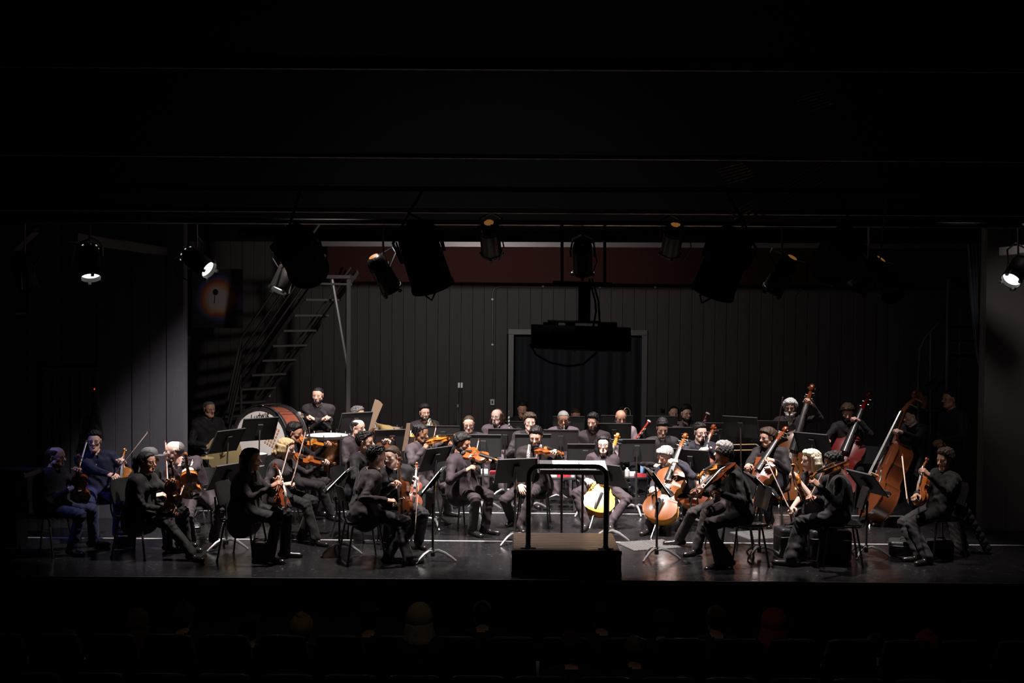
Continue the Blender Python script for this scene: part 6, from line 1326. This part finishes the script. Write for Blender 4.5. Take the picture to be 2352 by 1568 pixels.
# ------------------------------------------------------------------ cases, bags, jacket, stools
NYL = mat('black_nylon', (.014, .0135, .014), .5, bump=.3, bscale=30)
def rbox(name, label, cat, loc, size, yaw, m_=NYL, r=.04, handle=True):
    x, y, z = size; p = []
    for sx in (-1, 1):
        p.append(cone((sx * (x / 2 - r), -(y / 2 - r), r), (sx * (x / 2 - r), y / 2 - r, r), r, r, 0, .0))
    V, Q = [], []
    m = MB(); n = 5; prof = []
    for cx, cy, a0 in ((x / 2 - r, y / 2 - r, 0), (-x / 2 + r, y / 2 - r, 90), (-x / 2 + r, -y / 2 + r, 180), (x / 2 - r, -y / 2 + r, 270)):
        for k in range(n): a = math.radians(a0 + 90 * k / (n - 1)); prof.append((cx + r * math.cos(a), cy + r * math.sin(a)))
    k = len(prof); rings = [(0, .92), (.02, 1), (z - .03, 1), (z - .01, .97), (z, .9)]; V = [(a * s, b_ * s, zz) for zz, s in rings for a, b_ in prof]
    m.add(V, [[i * k + j, i * k + (j + 1) % k, (i + 1) * k + (j + 1) % k, (i + 1) * k + j] for i in range(len(rings) - 1) for j in range(k)] + [list(range(k))[::-1], [(len(rings) - 1) * k + j for j in range(k)]])
    t = thing(name, label, cat, M=M4(rotz(math.radians(yaw)), loc)); part('shell', m.mesh(name, [m_]), t)
    m = MB(); m.tube([(prof[i % k][0] * 1.01, prof[i % k][1] * 1.01, z * .72) for i in range(k + 1)], .006, 5); part('zip', m.mesh('zip', [DKSTEEL]), t)
    if handle: m = MB(); m.tube([(-.07, 0, z - .005), (-.05, 0, z + .03), (.05, 0, z + .03), (.07, 0, z - .005)], .01, 6); part('carry_handle', m.mesh('carry_handle', [NYL]), t)
    return t
rbox('instrument_case', 'tall black soft case under the blond violinist on the right', 'case', G(1812, 1276), (.30, .26, .33), 10)
rbox('instrument_case', 'wide black soft case under the black-jacketed front violinist', 'case', G(1905, 1282), (.46, .26, .33), -6)
rbox('violin_case', 'low open violin case beside the jumper-clad violinist', 'case', G(2080, 1272), (.38, .30, .16), -15)
rbox('violin_case', 'flat grey-lidded case under the jumper-clad violinist chair', 'case', G(2158, 1268), (.30, .26, .14), -15)
rbox('shoulder_bag', 'dark leather bag under the brown-coated violinist chair', 'bag', G(596, 1284), (.17, .2, .2), 15, mat('bag_leather', (.035, .022, .016), .45))
rbox('shoulder_bag', 'black bag on the floor beside the ponytailed violinist chair', 'bag', G(290, 1252), (.2, .2, .18), 15)
rbox('violin_case', 'black case lying behind the bald violist feet', 'case', G(420, 1222), (.42, .2, .1), 20)
# quilted jacket over the chair back of the violinist by the pillar
pr = []; jb = P(2172, 1160, 13.72)
for k in range(9):
    t_ = k / 8; z_ = .17 - .66 * t_; w1 = .17 + .07 * t_; ex_ = .02 + .17 * t_
    pr.append(cone(jb + np.array([ex_ - .02, -w1, z_]), jb + np.array([ex_ + .02, w1, z_]), .05, .05, 0, .016, (1, 0, .3), .75))
for k in range(10): t_ = k / 9; c = jb + np.array([.05 + .36 * t_, -.2, .16 - .62 * t_]); pr.append(cone(c, c + np.array([.03, .06, -.01]), .052, .05, 0, .014))
V, Q = sdf_mesh(pr, .012); base = jb * np.array([1, 1, 0]); tag(ob('quilted_jacket', arr_mesh('quilted_jacket', V - base, Q, None, [mat('quilted_nylon', (.02, .02, .024), .38, bump=.3, bscale=25)]), M=Matrix.Translation(Vector(base))), 'black quilted jacket hung over the chair by the pillar', 'jacket')
def stool(px, d, z, label):
    c = PZ(px, d, 0); t = thing('bar_stool', label, 'stool', (c[0], c[1], 0)); m = MB(); m.lathe([(0, z - .04), (.16, z - .04), (.17, z - .01), (.15, z), (0, z)], 20); part('seat', m.mesh('stool_seat', [BLACKP]), t)
    for k in range(4): a = math.pi / 4 + math.pi / 2 * k; m = MB(); m.tube([(.12 * math.cos(a), .12 * math.sin(a), z - .04), (.2 * math.cos(a), .2 * math.sin(a), 0)], .012, 7); part('leg', m.mesh('stool_leg', [DKSTEEL]), t)
    m = MB(); m.tube([(.175 * math.cos(a), .175 * math.sin(a), .25) for a in np.linspace(0, 2 * math.pi, 20)], .008, 6); part('foot_ring', m.mesh('foot_ring', [DKSTEEL]), t)
stool(1818, 17.35, .63, 'tall black stool under the white-bearded bassist'); stool(1952, 17.25, .59, 'tall black stool under the bushy-haired bassist'); stool(478, 17.35, .55, 'tall black stool under the dim percussionist')
c = PZ(1998, 16.6, 0); chair('', c, -20, label='empty black chair with pale rim behind the crimson bass')
# ------------------------------------------------------------------ audience
SEATM = mat('seat_fabric', (.012, .011, .012), .8); RIM = mat('seat_rim', (.08, .078, .078), .3)
def _seat():
    D = {}; m = MB(); V = []; n = 9
    for s in (0, 1):
        for j in range(6):
            t_ = j / 5
            for i in range(n): u = i / (n - 1) * 2 - 1; V.append((u * .22 * (1 - .18 * t_ ** 4), s * .06 + .03 * u * u - .08 * t_, .45 + .5 * t_ - .02 * u ** 4 * t_))
    F = []; o_ = 6 * n
    for j in range(5):
        for i in range(n - 1): a = j * n + i; F += [[a, a + 1, a + n + 1, a + n], [o_ + a, o_ + a + n, o_ + a + n + 1, o_ + a + 1]]
    rim = list(range(n)) + [j * n + n - 1 for j in range(1, 6)] + [5 * n + i for i in range(n - 2, -1, -1)] + [j * n for j in range(4, 0, -1)]
    for a, b_ in zip(rim, rim[1:] + rim[:1]): F.append([a, a + o_, b_ + o_, b_])
    m.add(V, F); D['backrest'] = m.mesh('seat_back', [SEATM]); m = MB(); m.tube([(u * .22 * .82, .03 * u * u - .08 + .03, .955 - .02 * u ** 4) for u in np.linspace(-1, 1, 11)], .012, 6); D['top_rim'] = m.mesh('seat_rim', [RIM])
    m = MB(); m.box((0, .25, .42), (.44, .4, .08)); D['seat'] = m.mesh('seat_pad', [SEATM], smooth=False); m = MB(); m.box((0, .2, .2), (.06, .3, .4)); D['pedestal'] = m.mesh('seat_pedestal', [BLK], smooth=False); return D
SEAT = _seat()
for row, (d, pz, off, lab) in enumerate(((9.45, -.8, 0, 'black upholstered hall seat in the row nearest the stage'), (8.45, -.8, .5, 'black upholstered hall seat in the second row from the stage'))):
    n0 = P(1176, 1400, d)[0]; k = 0
    for i in range(-10, 11):
        x = (i + off) * .46
        if abs(x) > (1176 / FPX) * d + .2: continue
        t = thing('hall_seat', lab, 'seat', (x, d, pz), lab.replace('black upholstered hall seat', 'hall seats'))
        for q, me in SEAT.items(): part(q, me, t)
AUD = [(152, 1478, 9.6, 'crop', 'brown', 'brownblack', 'dim brown-haired listener at the far side of the audience'), (312, 1436, 9.7, 'hood', 'k_brown', 'brownblack', 'listener in a large brown furry hood'),
       (420, 1418, 9.9, 'beanie', 'k_navy', 'dark', 'listener in a navy knitted cap'), (572, 1450, 9.7, 'short', 'black', 'dark', 'dim listener left of the yellow cap'), (692, 1446, 9.6, 'beanie', 'k_yellow', 'dark', 'listener in a mustard yellow knitted cap'),
       (846, 1424, 9.9, 'short', 'black', 'dark', 'dim listener between yellow cap and tan hood'), (963, 1424, 9.4, 'hood', 'k_tan', 'brownblack', 'tall listener in a tan fur-trimmed hood'), (1108, 1412, 9.9, 'crop', 'black', 'dark', 'listener with cropped hair beside the tan hood'),
       (1312, 1492, 8.7, 'short', 'brown', 'brownblack', 'broad-shouldered listener in brown in the nearer row'), (1382, 1420, 9.9, 'short', 'black', 'dark', 'dim listener behind the broad-shouldered one'), (1457, 1494, 9.3, 'crop', 'salt', 'dark', 'short listener with greying cropped hair'),
       (1522, 1438, 9.7, 'short', 'brown', 'dark', 'listener with ear catching light, centre right'), (1645, 1425, 9.6, 'crop', 'brown', 'mauve', 'listener with cropped hair and pale collar'), (1778, 1436, 9.6, 'hood', 'k_red', 'brownblack', 'listener in a rust red hood'),
       (2012, 1488, 9.7, 'crop', 'black', 'dark', 'dim listener right of the gap in the seats'), (2130, 1486, 9.5, 'beanie', 'k_red', 'dark', 'low listener in a rust orange knitted cap')]
for px, py, d, st_, hc_, tp, lab in AUD:
    z = P(px, py, d)[2]; person('aud%d' % px, lab, d, (px, py), 180, hyaw=180, hair=(st_, hc_), top=tp, floor_z=z - 1.14, legs=False, sit=False, sc=1.0)
print('\n'.join(WARN)); print('TRIS', sum(len(m.loops) - 2 * len(m.polygons) for m in bpy.data.meshes))
